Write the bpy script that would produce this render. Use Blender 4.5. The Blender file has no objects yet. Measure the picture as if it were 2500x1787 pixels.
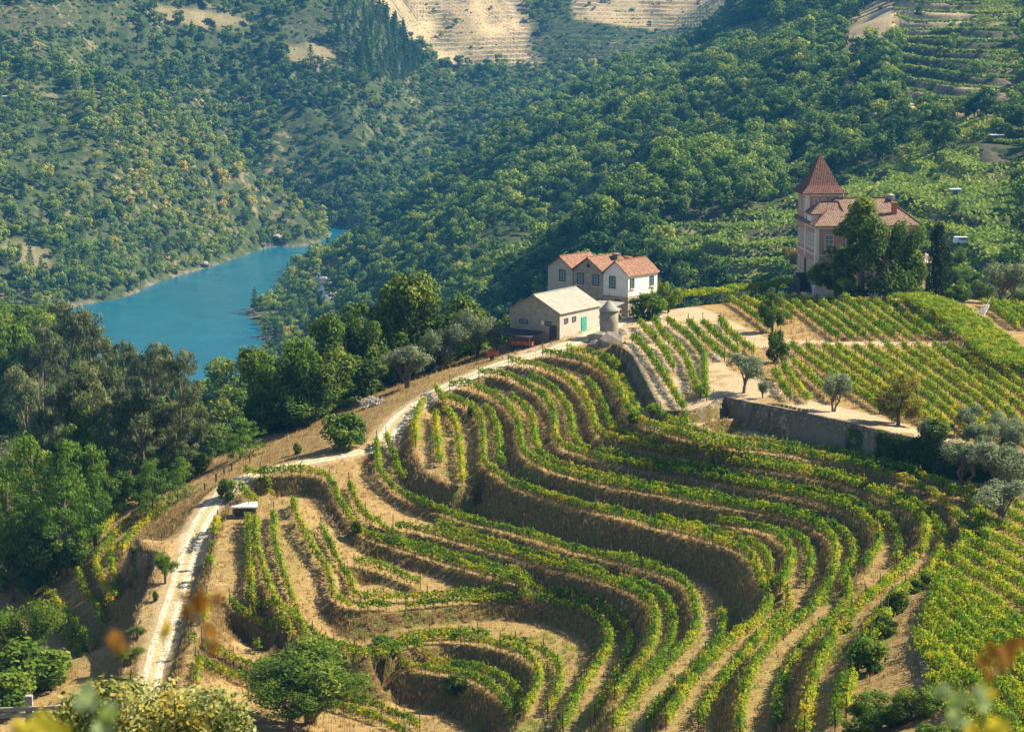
import bpy, math, random
import numpy as np
from mathutils import Vector
rng = np.random.default_rng(7)
random.seed(7)
R = math.radians
SC = bpy.context.scene
COL = SC.collection
# ------------------------------------------------------------------ camera
HC = 48.0                       # height above the farm plateau (z = 0)
FPX = 5942.0                    # focal length in pixels of a 2500 px wide frame
PITCH = R(9.19)
cam = bpy.data.cameras.new("camera"); camo = bpy.data.objects.new("camera", cam); COL.objects.link(camo)
cam.sensor_width = 36.0; cam.lens = FPX / 2500.0 * 36.0
cam.clip_start = 0.3; cam.clip_end = 9000.0
camo.location = (0, 0, HC); camo.rotation_euler = (R(90) - PITCH, 0, 0)
cam.dof.use_dof = True; cam.dof.focus_distance = 330.0; cam.dof.aperture_fstop = 5.0
SC.camera = camo
SC.view_settings.view_transform = 'Standard'; SC.view_settings.look = 'None'
SC.view_settings.exposure = 1.38; SC.view_settings.gamma = 1.0
# ------------------------------------------------------------------ sky and sun
SUN_AZ, SUN_EL = R(74), R(41)   # azimuth clockwise from the viewing direction (+Y)
w = bpy.data.worlds.new("World"); SC.world = w; w.use_nodes = True
nt = w.node_tree; bg = nt.nodes["Background"]
sky = nt.nodes.new("ShaderNodeTexSky"); sky.sky_type = 'NISHITA'; sky.sun_disc = False
sky.sun_elevation = SUN_EL; sky.sun_rotation = SUN_AZ; sky.dust_density = 0.6; sky.ozone_density = 1.6
nt.links.new(sky.outputs[0], bg.inputs[0]); bg.inputs[1].default_value = 0.066
sl = bpy.data.lights.new("sun", 'SUN'); sl.energy = 5.0; sl.angle = R(0.5); sl.color = (1.0, 0.89, 0.68)
so = bpy.data.objects.new("sun", sl); COL.objects.link(so)
sd = Vector((math.sin(SUN_AZ) * math.cos(SUN_EL), math.cos(SUN_AZ) * math.cos(SUN_EL), math.sin(SUN_EL)))
so.rotation_euler = sd.to_track_quat('Z', 'Y').to_euler(); so.location = (200, 60, 200)
SC.cycles.max_bounces = 5; SC.cycles.diffuse_bounces = 2; SC.cycles.transmission_bounces = 3
SC.cycles.transparent_max_bounces = 4; SC.cycles.volume_bounces = 0; SC.cycles.glossy_bounces = 2
SC.cycles.use_denoising = True
# ------------------------------------------------------------------ pixel <-> place helpers
CT, ST = math.cos(PITCH), math.sin(PITCH)
def ray(u, v):
    a = (np.asarray(u, float) - 1250.0) / FPX; b = -(np.asarray(v, float) - 893.5) / FPX
    return a, CT + b * ST, -ST + b * CT
def at_z(u, v, z):
    dx, dy, dz = ray(u, v); t = (np.asarray(z, float) - HC) / dz
    return np.stack([dx * t, dy * t, HC + dz * t], -1)
def at_y(u, v, y):
    dx, dy, dz = ray(u, v); t = np.asarray(y, float) / dy
    return np.stack([dx * t, dy * t, HC + dz * t], -1)
def proj(p):
    p = np.asarray(p, float); x = p[..., 0]; y = p[..., 1]; z = p[..., 2] - HC
    d = y * CT - z * ST; b = (y * ST + z * CT) / d
    return 1250.0 + FPX * x / d, 893.5 - FPX * b
# ------------------------------------------------------------------ mesh helpers
def mesh_from(name, V, F, mats=(), mi=None, smooth=False, attrs=None):
    V = np.asarray(V, np.float32); F = np.asarray(F, np.int32)
    me = bpy.data.meshes.new(name)
    n = len(F); k = F.shape[1]
    me.vertices.add(len(V)); me.vertices.foreach_set("co", V.ravel())
    me.loops.add(n * k); me.loops.foreach_set("vertex_index", F.ravel())
    me.polygons.add(n); me.polygons.foreach_set("loop_start", np.arange(0, n * k, k, dtype=np.int32))
    me.polygons.foreach_set("loop_total", np.full(n, k, np.int32))
    if mi is not None: me.polygons.foreach_set("material_index", np.asarray(mi, np.int32))
    if smooth: me.polygons.foreach_set("use_smooth", np.ones(n, bool))
    for a, vals in (attrs or {}).items():
        at = me.attributes.new(a, 'FLOAT', 'POINT'); at.data.foreach_set("value", np.asarray(vals, np.float32))
    for m in mats: me.materials.append(m)
    me.update(calc_edges=True)
    return me
def link(name, me, parent=None, loc=None, rz=0.0, sc=None):
    o = bpy.data.objects.new(name, me); COL.objects.link(o)
    if parent is not None: o.parent = parent
    if loc is not None: o.location = [float(c) for c in loc]
    if rz: o.rotation_euler = (0, 0, rz)
    if sc is not None: o.scale = sc if hasattr(sc, '__len__') else (sc, sc, sc)
    return o
def tag(o, label, cat, group=None, kind=None):
    o['label'] = label; o['category'] = cat
    if group: o['group'] = group
    if kind: o['kind'] = kind
    return o
class MB:                       # collects polygons of any size into one mesh
    def __init__(s): s.v = []; s.f = []; s.m = []
    def poly(s, pts, m=0):
        i = len(s.v); s.v += [tuple(map(float, p)) for p in pts]; s.f.append(tuple(range(i, i + len(pts)))); s.m.append(m)
    def box(s, c, size, rz=0.0, m=0, ax=None):
        cx, cy, cz = c; hx, hy, hz = [q / 2 for q in size]
        if ax is None: ca, sa = math.cos(rz), math.sin(rz); X = (ca, sa, 0); Y = (-sa, ca, 0); Z = (0, 0, 1)
        else: X, Y, Z = ax
        P = []
        for k in (-1, 1):
            for j in (-1, 1):
                for i in (-1, 1):
                    P.append([c[q] + i * hx * X[q] + j * hy * Y[q] + k * hz * Z[q] for q in range(3)])
        n = len(s.v); s.v += [tuple(p) for p in P]
        for q in ((0, 2, 3, 1), (4, 5, 7, 6), (0, 1, 5, 4), (2, 6, 7, 3), (0, 4, 6, 2), (1, 3, 7, 5)):
            s.f.append(tuple(n + a for a in q)); s.m.append(m)
    def bar(s, a, b, w=0.1, h=None, m=0):
        a = Vector(a); b = Vector(b); d = b - a; L = d.length; d.normalize()
        up = Vector((0, 0, 1)) if abs(d.z) < 0.95 else Vector((1, 0, 0))
        y = up.cross(d).normalized(); z = d.cross(y)
        s.box(tuple((a + b) / 2), (L, w, h or w), m=m, ax=(tuple(d), tuple(y), tuple(z)))
    def tube(s, pts, rad, n=8, m=0, cap=True):
        pts = [Vector(p) for p in pts]; base = len(s.v)
        for i, p in enumerate(pts):
            d = (pts[min(i + 1, len(pts) - 1)] - pts[max(i - 1, 0)]).normalized()
            up = Vector((0, 0, 1)) if abs(d.z) < 0.9 else Vector((1, 0, 0))
            a = up.cross(d).normalized(); b = d.cross(a); r = rad[i] if hasattr(rad, '__len__') else rad
            for k in range(n):
                t = 2 * math.pi * k / n; s.v.append(tuple(p + a * (r * math.cos(t)) + b * (r * math.sin(t))))
        for i in range(len(pts) - 1):
            for k in range(n):
                q = base + i * n; k2 = (k + 1) % n
                s.f.append((q + k, q + k2, q + n + k2, q + n + k)); s.m.append(m)
        if cap:
            s.f.append(tuple(base + k for k in range(n))[::-1]); s.m.append(m)
            s.f.append(tuple(base + (len(pts) - 1) * n + k for k in range(n))); s.m.append(m)
    def build(s, name, mats, parent=None, loc=None, rz=0.0, smooth=False):
        me = bpy.data.meshes.new(name); me.from_pydata(s.v, [], s.f)
        for mt in (mats if isinstance(mats, (list, tuple)) else [mats]): me.materials.append(mt)
        me.polygons.foreach_set("material_index", np.array(s.m, np.int32))
        if smooth: me.polygons.foreach_set("use_smooth", np.ones(len(s.f), bool))
        me.update()
        return link(name, me, parent, loc, rz)
def empty(name, loc, rz=0.0):
    o = bpy.data.objects.new(name, None); COL.objects.link(o); o.location = [float(c) for c in loc]; o.rotation_euler = (0, 0, rz)
    o.empty_display_size = 0.5
    return o
# value noise on numpy arrays
def vnoise(x, y, seed=0):
    x = np.asarray(x, float); y = np.asarray(y, float)
    xi = np.floor(x).astype(np.int64); yi = np.floor(y).astype(np.int64); fx = x - xi; fy = y - yi
    fx = fx * fx * (3 - 2 * fx); fy = fy * fy * (3 - 2 * fy)
    def h(a, b):
        n = (a * 374761393 + b * 668265263 + seed * 144665) & 0x7fffffff
        n = ((n ^ (n >> 13)) * 1274126177) & 0x7fffffff
        return ((n ^ (n >> 16)) & 0xffff) / 65535.0
    return ((h(xi, yi) * (1 - fx) + h(xi + 1, yi) * fx) * (1 - fy) + (h(xi, yi + 1) * (1 - fx) + h(xi + 1, yi + 1) * fx) * fy) * 2 - 1
def fbm(x, y, seed=0, o=4):
    s = 0; a = 1.0; t = 0
    for k in range(o):
        s = s + a * vnoise(x * 2 ** k + 17.3 * k, y * 2 ** k - 9.1 * k, seed + k); t += a; a *= 0.5
    return s / t
def smooth(a, b, x): t = np.clip((x - a) / (b - a), 0, 1); return t * t * (3 - 2 * t)
# ------------------------------------------------------------------ the terraces: outer edges traced as (u, v, height)
def Z(pts, *zs):
    """pts: (u,v) list; zs: heights, the last one repeated."""
    zs = list(zs); zs += [zs[-1]] * (len(pts) - len(zs)); return [(u, v, z) for (u, v), z in zip(pts, zs)]
TERR = {
 'T1': Z([(1321,872),(1383,880),(1416,886),(1445,900),(1474,920),(1492,944),(1506,970),(1520,1000),(1540,1032),(1572,1048),(1625,1066),(1682,1084),(1727,1095),(1793,1104),(1858,1110),(1950,1123),(2059,1143),(2146,1166),(2218,1192),(2265,1220),(2310,1252),(2338,1290),(2348,1325),(2335,1360),(2300,1395)],
         -2.0,-2.1,-2.2,-2.4,-2.5,-2.6,-2.7,-2.8,-2.9,-3.0,-3.0,-3.1,-3.2,-3.4,-3.6,-3.8),
 'T2': Z([(1236,893),(1266,898),(1312,906),(1354,924),(1383,940),(1405,964),(1421,988),(1432,1008),(1439,1031),(1443,1055),(1454,1073),(1483,1082),(1538,1097),(1594,1108),(1660,1124),(1727,1132),(1793,1144),(1858,1152),(1944,1166),(2030,1180),(2088,1200),(2146,1224),(2203,1250),(2232,1270),(2247,1296),(2251,1322),(2243,1352),(2215,1385),(2160,1430),(2110,1470),(2060,1520),(2015,1580),(1985,1640),(1965,1700),(1952,1760),(1946,1830)],
         -2.8,-2.9,-3.0,-3.3,-3.5,-3.8,-4.0,-4.2,-4.4,-4.6,-4.8,-4.9),
 'T3': Z([(1173,922),(1210,922),(1243,933),(1277,949),(1310,968),(1328,991),(1343,1015),(1348,1042),(1345,1065),(1350,1085),(1368,1103),(1400,1114),(1460,1129),(1539,1148),(1619,1161),(1699,1172),(1779,1188),(1832,1198),(1886,1208),(1973,1227),(2045,1247),(2088,1267),(2117,1287),(2134,1310),(2138,1335),(2128,1360),(2103,1392),(2085,1425)],
         -3.6,-3.7,-3.9,-4.1,-4.4,-4.7,-5.0,-5.3,-5.5,-5.8,-6.0,-6.2,-6.4),
 'T4': Z([(1099,953),(1135,953),(1166,964),(1199,980),(1221,997),(1237,1015),(1252,1037),(1257,1059),(1259,1086),(1266,1115),(1281,1130),(1310,1146),(1343,1159),(1380,1169),(1460,1190),(1539,1204),(1606,1214),(1672,1230),(1752,1242),(1832,1254),(1872,1260),(1930,1273),(1979,1293),(2007,1313),(2025,1338),(2029,1368),(2023,1405),(2010,1445),(1984,1482),(1960,1510),(1915,1545),(1870,1585),(1840,1625),(1815,1665),(1800,1710),(1793,1760),(1790,1830)],
         -4.6,-4.7,-4.9,-5.1,-5.3,-5.5,-5.8,-6.1,-6.4,-6.7,-7.0,-7.3,-7.6,-7.8,-7.9),
 'T5': Z([(1745,1284),(1800,1292),(1858,1307),(1895,1325),(1912,1345),(1921,1372),(1912,1414),(1892,1448)],-9.2,-9.0),
 'T6': Z([(1068,984),(1099,988),(1133,1004),(1150,1017),(1164,1037),(1168,1059),(1168,1097),(1167,1130),(1174,1150),(1191,1162),(1228,1187),(1264,1203),(1300,1214),(1340,1227),(1380,1238),(1460,1260),(1539,1281),(1593,1297),(1672,1315),(1752,1337),(1803,1357),(1824,1381),(1833,1406),(1845,1434),(1860,1465),(1866,1490),(1845,1520),(1800,1553),(1755,1590),(1705,1640),(1665,1690),(1625,1745),(1596,1810)],
         -5.5,-5.7,-6.0,-6.2,-6.5,-6.8,-7.4,-7.9,-8.2,-8.5,-9.0,-9.4,-9.7,-9.9,-10.0),
 'T7': Z([(1030,985),(1012,1015),(1004,1050),(1004,1090),(1012,1120),(1033,1148),(1066,1172),(1105,1188),(1140,1186),(1163,1180)],-6.0,-6.5,-7.1,-7.7,-8.2,-8.7,-9.1,-9.4,-9.5,-9.5),
 'T8': Z([(911,1091),(913,1148),(923,1177),(960,1211),(996,1230),(1021,1243),(1069,1257),(1106,1274),(1167,1289),(1216,1301),(1277,1318),(1353,1345),(1420,1361),(1486,1374),(1553,1393),(1619,1413),(1655,1432),(1674,1456),(1688,1492),(1692,1535),(1678,1574),(1639,1613),(1603,1649),(1560,1690),(1515,1740),(1475,1800)],
         -8.9,-9.8,-10.4,-11.2,-11.7,-12.0,-12.4,-12.7,-12.9,-13.0,-13.1),
 'T9a': Z([(905,1283),(960,1296),(1045,1313),(1094,1325),(1167,1345),(1240,1364),(1308,1384),(1378,1404),(1449,1422),(1519,1447),(1560,1468),(1584,1494),(1594,1530),(1590,1565),(1575,1600),(1545,1640),(1505,1690),(1478,1735)],
         -12.3,-13.0,-13.7,-14.0,-14.3,-14.4),
 'T9': Z([(633,1166),(700,1166),(782,1166),(806,1200),(814,1234),(840,1274),(864,1309),(912,1327),(965,1346),(1032,1367),(1100,1388),(1167,1407),(1216,1420),(1275,1438)],
         -10.3,-10.2,-10.2,-10.9,-11.5,-12.4,-13.2,-13.9,-14.5,-15.1,-15.5,-15.6),
 'T9b': Z([(867,1391),(912,1396),(952,1412),(992,1431),(1032,1442)],-15.4,-15.7,-16.1,-16.4,-16.6),
 'T10': Z([(707,1234),(713,1266),(731,1306),(753,1346),(774,1380),(795,1412),(801,1440),(802,1465),(830,1487),(880,1497),(938,1495),(1008,1492),(1096,1483),(1149,1479),(1237,1477),(1325,1481),(1396,1497),(1449,1518),(1475,1545),(1482,1575),(1467,1612),(1440,1650),(1415,1690),(1390,1730),(1360,1800)],
         -11.4,-11.9,-12.7,-13.6,-14.4,-15.2,-15.8,-16.3,-16.8,-17.1,-17.3),
 'T11': Z([(620,1240),(612,1300),(617,1350),(628,1390),(640,1430),(655,1470),(680,1515),(715,1550),(765,1577),(830,1597),(900,1604),(974,1596),(1030,1579),(1103,1572),(1163,1579),(1236,1596),(1272,1613),(1299,1634),(1306,1666),(1297,1700),(1275,1740),(1255,1775)],
         -11.6,-12.6,-13.5,-14.3,-15.1,-15.9,-16.8,-17.5,-18.2,-18.5,-18.7),
 'T12': Z([(552,1480),(594,1518),(674,1566),(733,1594),(836,1625),(897,1632),(969,1640),(1042,1647),(1115,1659),(1158,1674),(1199,1700),(1231,1736),(1243,1768),(1246,1810)],
         -16.6,-17.7,-19.0,-19.6,-20.2,-20.4,-20.5),
 'T13': Z([(483,1637),(555,1661),(618,1689),(700,1715),(800,1736),(848,1749),(897,1763),(945,1782),(980,1810)],-19.6,-21.0,-22.0,-22.7,-23.1,-23.3),
}
ROAD = [(1545,775,-.2),(1480,800,-.6),(1400,838,-1.2),(1321,862,-1.9),(1236,885,-2.7),(1165,912,-3.5),(1090,945,-4.6),(1010,992,-6.1),(962,1037,-7.3),(940,1073,-8.2),(925,1092,-8.6)]
ROAD2 = [(925,1092,-8.6),(840,1112,-8.9),(740,1130,-9.4),(640,1148,-10.1),(561,1186,-11.2),(510,1240,-12.6),(478,1300,-13.8),(454,1375,-15.2),(436,1427,-16.1),(412,1507,-17.4),(388,1586,-18.6),(362,1677,-20.0),(335,1787,-21.6)]
P1 = [(575,1225,-11.8),(545,1270,-12.3),(527,1310,-13.0),(518,1346,-13.7),(511,1400,-14.6),(500,1435,-15.2),(484,1480,-16.0),(470,1540,-17.0),(452,1600,-18.0),(440,1650,-18.8),(425,1700,-19.6),(408,1790,-20.9)]
WALL_TOP = [(1492,842,-.3),(1512,845,0),(1545,872,-.2),(1575,930,-.7),(1600,980,-1.2),(1612,1003,-1.4),(1650,1008,-1.4),(1690,1006,-1.3),(1735,995,-1.0),(1768,972,-.6),(1860,990,-.2),(1950,1007,0),(2050,1029,0),(2110,1044,0),(2200,1065,0),(2300,1082,0),(2400,1096,0),(2520,1116,0)]
WALL_FOOT = [-1.6,-2.0,-2.2,-2.4,-2.5,-2.55,-2.55,-2.5,-2.4,-2.5,-3.1,-3.5,-3.6,-3.6,-3.6,-3.5,-3.3,-3.0]
LWALL = [(337,1312,-14.0),(340,1325,-14.1),(357,1340,-14.3),(396,1346,-14.5),(385,1370,-15.0),(376,1388,-15.4),(357,1447,-16.5),(337,1495,-17.3),(317,1566,-18.5),(293,1665,-20.2),(270,1790,-22.2)]
LROWS = [[(330,1205,-16.2),(301,1236,-17.2),(277,1276,-18.2),(238,1327,-19.2),(200,1352,-19.8),(186,1395,-20.3),(198,1434,-20.7),(214,1466,-21)],[(370,1235,-15.6),(345,1256,-16.2),(309,1288,-17.2),(269,1327,-18),(238,1363,-18.8),(230,1403,-19.3),(254,1442,-19.8),(273,1485,-20)],[(396,1252,-15.4),(349,1292,-16.5),(313,1327,-17.2),(299,1360,-17.7)],[(273,1347,-18.1),(271,1395,-18.8),(287,1442,-19.3),(281,1475,-19.8)],[(318,1375,-17.9),(337,1410,-18.4),(323,1448,-19)],[(222,1470,-21),(238,1497,-21.3),(250,1535,-21.6)],[(107,1450,-22.4),(158,1506,-22.6),(198,1553,-22.8),(230,1593,-23)],[(71,1478,-24),(119,1522,-24.2),(158,1565,-24.4),(194,1605,-24.6)],[(165,1560,-24.4),(200,1605,-24.6),(205,1640,-25)]]
def world(poly): a = np.array(poly, float); return at_z(a[:, 0], a[:, 1], a[:, 2])
def resample(P, step):
    P = np.asarray(P, float); s = np.r_[0, np.cumsum(np.linalg.norm(np.diff(P[:, :2], axis=0), axis=1))]
    n = max(2, int(s[-1] / step) + 1); t = np.linspace(0, s[-1], n)
    return np.stack([np.interp(t, s, P[:, k]) for k in range(P.shape[1])], 1)
def chaikin(P, n=2):
    P = np.asarray(P, float)
    for _ in range(n):
        Q = [P[0]]
        for a, b in zip(P[:-1], P[1:]): Q += [a * .75 + b * .25, a * .25 + b * .75]
        Q.append(P[-1]); P = np.array(Q)
    return P
def normals(P):      # right-hand side normals of a polyline
    t = np.gradient(P[:, :2], axis=0); t /= np.linalg.norm(t, axis=1)[:, None] + 1e-9
    return np.stack([t[:, 1], -t[:, 0]], 1)
def sm1(a, k):
    a = np.asarray(a, float); K = np.ones(k) / k; return np.convolve(np.pad(a, k // 2, mode='edge'), K, mode='valid')[:len(a)]
EDGE = {k: resample(chaikin(world(v), 2), 0.5) for k, v in TERR.items()}
ROADW = resample(chaikin(world(ROAD), 2), 0.5); ROAD2W = resample(chaikin(world(ROAD2), 2), 0.5)
P1W = resample(chaikin(world(P1), 2), 0.5); WTOP = resample(world(WALL_TOP), 0.4)
LW = resample(chaikin(world(LWALL), 1), 0.4)
ALL = [(k, p) for k, p in EDGE.items()] + [('P1', P1W), ('R', ROADW), ('R2', ROAD2W)]
SEG = [(k, p[::2]) for k, p in ALL]
SA = np.concatenate([p[:-1] for k, p in SEG]); SB = np.concatenate([p[1:] for k, p in SEG]); SK = np.concatenate([[k] * (len(p) - 1) for k, p in SEG])
def cast(P, N, own, maxd=22.0):
    """distance and height of the first other line met from P along N (2-D)"""
    A = SA[SK != own]; B = SB[SK != own]; D = np.full(len(P), np.nan); Zl = np.full(len(P), np.nan)
    e = B[:, :2] - A[:, :2]
    for i in range(len(P)):
        r = A[:, :2] - P[i, :2]; n = N[i]; den = n[0] * e[:, 1] - n[1] * e[:, 0]; den = np.where(abs(den) < 1e-9, 1e-9, den)
        t = (r[:, 0] * e[:, 1] - r[:, 1] * e[:, 0]) / den; s = (r[:, 0] * n[1] - r[:, 1] * n[0]) / den
        ok = (t > 0.3) & (t < maxd) & (s >= 0) & (s <= 1)
        if ok.any(): j = np.where(ok)[0][np.argmin(t[ok])]; D[i] = t[j]; Zl[i] = A[j, 2] * (1 - s[j]) + B[j, 2] * s[j]
    return D, Zl
FOOT = {}; UPD = {}
for k, p in EDGE.items():
    N = normals(p); D, Zl = cast(p, N, k)
    drop = p[:, 2] - Zl
    bad = np.isnan(D) | (drop < 0.15)
    wd = np.minimum(0.45 * np.nan_to_num(D, nan=3.0), 0.25 + 0.75 * np.clip(np.nan_to_num(drop, nan=1.0), 0.2, 6)); zz = np.where(bad, np.nan, Zl)
    if (~bad).sum() > 4:
        idx = np.arange(len(p)); zz = np.interp(idx, idx[~bad], zz[~bad]); far_ok = np.array([np.abs(idx[~bad] - i).min() < 12 for i in idx])
        zz = sm1(zz, 9); wd = sm1(wd, 9); f = np.c_[p[:, :2] + N * wd[:, None], zz][far_ok]
        FOOT[k] = f
    U, _ = cast(p, -N, k); UPD[k] = sm1(np.nan_to_num(U, nan=6.0), 9)
# grid for the near ground
GX0, GX1, GY0, GY1, GS = -100.0, 100.0, 105.0, 405.0, 0.4
def solve(cons, x0, x1, y0, y1, gs):
    levels = [gs * 2 ** k for k in range(6, -1, -1)]; h = None
    allp = np.concatenate(cons)
    for s in levels:
        nx = int(round((x1 - x0) / s)) + 1; ny = int(round((y1 - y0) / s)) + 1
        ix = np.round((allp[:, 0] - x0) / s).astype(int); iy = np.round((allp[:, 1] - y0) / s).astype(int)
        ok = (ix >= 0) & (ix < nx) & (iy >= 0) & (iy < ny); ix, iy, z = ix[ok], iy[ok], allp[ok, 2]
        W = np.zeros((ny, nx)); S = np.zeros((ny, nx)); np.add.at(W, (iy, ix), 1); np.add.at(S, (iy, ix), z)
        m = W > 0; C = np.where(m, S / np.maximum(W, 1), 0)
        if h is None: h = np.full((ny, nx), z.mean())
        else:
            ph, pw = h.shape; yy = np.clip(np.arange(ny) * s / (2 * s), 0, ph - 1); xx = np.clip(np.arange(nx) / 2.0, 0, pw - 1)
            y0i = np.minimum(yy.astype(int), ph - 2); x0i = np.minimum(xx.astype(int), pw - 2); fy = (yy - y0i)[:, None]; fx = (xx - x0i)[None]
            h = (h[y0i][:, x0i] * (1 - fy) * (1 - fx) + h[y0i][:, x0i + 1] * (1 - fy) * fx + h[y0i + 1][:, x0i] * fy * (1 - fx) + h[y0i + 1][:, x0i + 1] * fy * fx)
        h[m] = C[m]
        for it in range(400 if s > gs * 3 else 90):
            q = np.pad(h, 1, mode='edge'); h = (q[:-2, 1:-1] + q[2:, 1:-1] + q[1:-1, :-2] + q[1:-1, 2:]) * 0.25; h[m] = C[m]
    return h, m
def off(P, d, dz=0.0): n = normals(P); return np.c_[P[:, :2] + n * d, P[:, 2] + dz]
cons = [p for p in EDGE.values()] + list(FOOT.values())
for p in EDGE.values(): cons.append(off(p, -0.5, 0.0))
for q in (ROADW, ROAD2W):
    for d in (-1.7, -0.8, 0, 0.8, 1.7): cons.append(off(q, d))
cons.append(P1W); cons.append(off(P1W, -0.6, 0)); n_ = normals(P1W)
wfz = np.interp(np.linspace(0, 1, len(WTOP)), np.linspace(0, 1, len(WALL_FOOT)), WALL_FOOT)
# true foot heights follow the traced vertices
wv = world(WALL_TOP); ws = np.r_[0, np.cumsum(np.linalg.norm(np.diff(wv[:, :2], axis=0), axis=1))]
ts = np.linspace(0, ws[-1], len(WTOP)); wfz = np.interp(ts, ws, WALL_FOOT)
WN = normals(WTOP); WN = np.stack([sm1(WN[:, 0], 3), sm1(WN[:, 1], 3)], 1)
cons += [WTOP, off(WTOP, -0.6), off(WTOP, -2.0), np.c_[WTOP[:, :2] + WN * 0.8, wfz], np.c_[WTOP[:, :2] + WN * 1.3, wfz]]
BROW = resample(world([(480,1150,-14.2),(560,1095,-13.0),(638,1060,-11.8),(715,1049,-10.9),(770,1027,-10.2),(836,989,-9.4),(902,950,-8.5),(990,917,-7.2),(1056,900,-6.2),(1130,880,-5.2),(1200,850,-4)]), .5); cons += [BROW, off(BROW, -7, -4.2)]
LRW = [resample(world(q), .5) for q in LROWS]; cons += LRW
# small terrace under the long wall
T0 = resample(chaikin(world([(1740,1030,-2.0),(1785,1022,-2.0),(1850,1024,-2.0),(1900,1036,-2.2),(1944,1060,-2.7)]), 2), .4)
cons += [T0, off(T0, -.5), off(T0, 0.9, -1.3)]
LN = normals(LW); lwz = LW[:, 2] - np.interp(np.linspace(0, 1, len(LW)), [0, .15, .3, 1], [0.8, 2.2, 3.0, 3.2])
cons += [LW, off(LW, 0.0), np.c_[LW[:, :2] + LN * 0.8, lwz], off(LW, -.8)]
ptz = [  # (u, v, z) plateau and other seen ground
 (1700,800,0),(1800,760,.1),(1900,800,.1),(2100,790,.2),(2300,800,.3),(2480,850,.4),(2000,900,0),(2200,950,.1),(2450,1000,.2),(1700,900,0),(1800,920,0),(1950,850,.1),(1650,760,0),(1560,740,0),
 (2480,760,.4),(2300,720,.5),(2100,730,.3),(1900,730,.2),(1750,730,.1),(1640,730,0),
 (1240,835,-2.3),(1300,815,-1.8),(1366,834,-1.4),(1440,790,-.6),(1490,770,-.3),
 (560,1140,-12.2),(700,1095,-10.0),(800,1060,-9),(900,1010,-7.9),
 (440,1215,-15),(400,1265,-15.5),(430,1290,-14.0),(400,1320,-14.0),(360,1315,-14),(500,1330,-13.9),(470,1345,-14.4),
 (600,1205,-11.2),(660,1200,-11.0),

 (2400,1330,-3.4),(2440,1250,-3.3),(2500,1200,-3.2),(2500,1330,-2.8),(2380,1180,-3.5),(2420,1120,-3.4),(2366,1300,-3.7),(2370,1345,-3.6),
 (2300,1440,-2.4),(2230,1460,-3.2),(2190,1530,-3.2),(2165,1610,-3.0),(2160,1700,-2.6),(2110,1600,-3.8),(2080,1700,-3.6),(2140,1520,-3.9),
 (2262,1530,-1.4),(2250,1610,-1.2),(2290,1690,-.6),(2400,1450,-1.3),(2500,1420,-1),(2500,1560,.6),(2380,1600,-.2),(2500,1700,2.0),(2360,1760,.6)]
cons.append(world(ptz))
wpt = np.array([(-20,350,-17),(-20,375,-26),(-20,402,-36),(2,368,-12),(2,385,-20),(2,402,-28),(-42,335,-21),(-42,360,-30),(-42,402,-40),(-70,300,-27),(-62,320,-28),(-75,350,-36),(-75,402,-44),(-98,250,-33),(-98,300,-38),(-98,350,-42),(-98,402,-48),(-58,290,-23),
 (12,356,-2),(22,362,-2),(32,392,-4),(45,396,-5),(60,396,-6),(75,392,-6),(95,380,-6),(30,403,-12),(60,404,-14),(95,403,-16),(18,380,-16),(18,402,-28),(75,330,.5),(90,340,0),(98,300,.5),(95,260,.5),(88,225,0),(80,200,1),(98,160,8),(60,106,12),(98,106,18),
 (-5,345,-5.5),(55,375,0),(40,378,0),(30,372,0),(68,378,0),
 (-60,215,-24.5),(-75,230,-26),(-95,200,-22),(-50,190,-16),(-70,165,-8),(-30,190,-21),(-20,180,-18),(-40,160,-6),(-60,135,2),(0,165,-13),(10,170,-12.5),(-10,150,-6),(10,145,-3),(0,125,3),(-30,120,4),(30,140,1),(-90,110,8),(-30,106,8),(20,106,8),(-10,190,-22),(5,195,-19),(22,158,-6.5),(40,150,2)], float)
cons.append(wpt)
H, CM = solve(cons, GX0, GX1, GY0, GY1, GS)
NY, NX = H.shape
gx = GX0 + np.arange(NX) * GS; gy = GY0 + np.arange(NY) * GS
HXX, HYY = np.meshgrid(gx, gy)
def blurn(a, k):
    for _ in range(k): q = np.pad(a, 1, mode='edge'); a = (q[:-2, 1:-1] + q[2:, 1:-1] + q[1:-1, :-2] + q[1:-1, 2:] + 2 * a) / 6
    return a
def near_lines(lines, r):
    M = np.full((NY, NX), 99.0); k = int(r / GS) + 1
    for P in lines:
        for x, y in P[::4, :2]:
            i = int((x - GX0) / GS); j = int((y - GY0) / GS); i0, i1 = max(0, i - k), min(NX, i + k + 1); j0, j1 = max(0, j - k), min(NY, j + k + 1)
            if i0 < i1 and j0 < j1: s_ = M[j0:j1, i0:i1]; np.minimum(s_, np.hypot(HXX[j0:j1, i0:i1] - x, HYY[j0:j1, i0:i1] - y), out=s_)
    return M
DL = near_lines(list(EDGE.values()) + [ROADW, ROAD2W, P1W, WTOP, LW, T0, BROW] + LRW, 12)
HB = blurn(blurn(H, 60)[::1], 240); wgt = smooth(2.5, 9, DL); H = H * (1 - wgt) + HB * wgt
H0 = H.copy()
H = H + 0.05 * fbm(HXX * 1.1, HYY * 1.1, 3, 3) + 0.035 * vnoise(HXX * 2.3, HYY * 2.3, 31)
def sample(h, x, y):
    fx = np.clip((np.asarray(x) - GX0) / GS, 0, NX - 1.001); fy = np.clip((np.asarray(y) - GY0) / GS, 0, NY - 1.001)
    i = fx.astype(int); j = fy.astype(int); a = fx - i; b = fy - j
    return h[j, i] * (1 - a) * (1 - b) + h[j, i + 1] * a * (1 - b) + h[j + 1, i] * (1 - a) * b + h[j + 1, i + 1] * a * b
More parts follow.
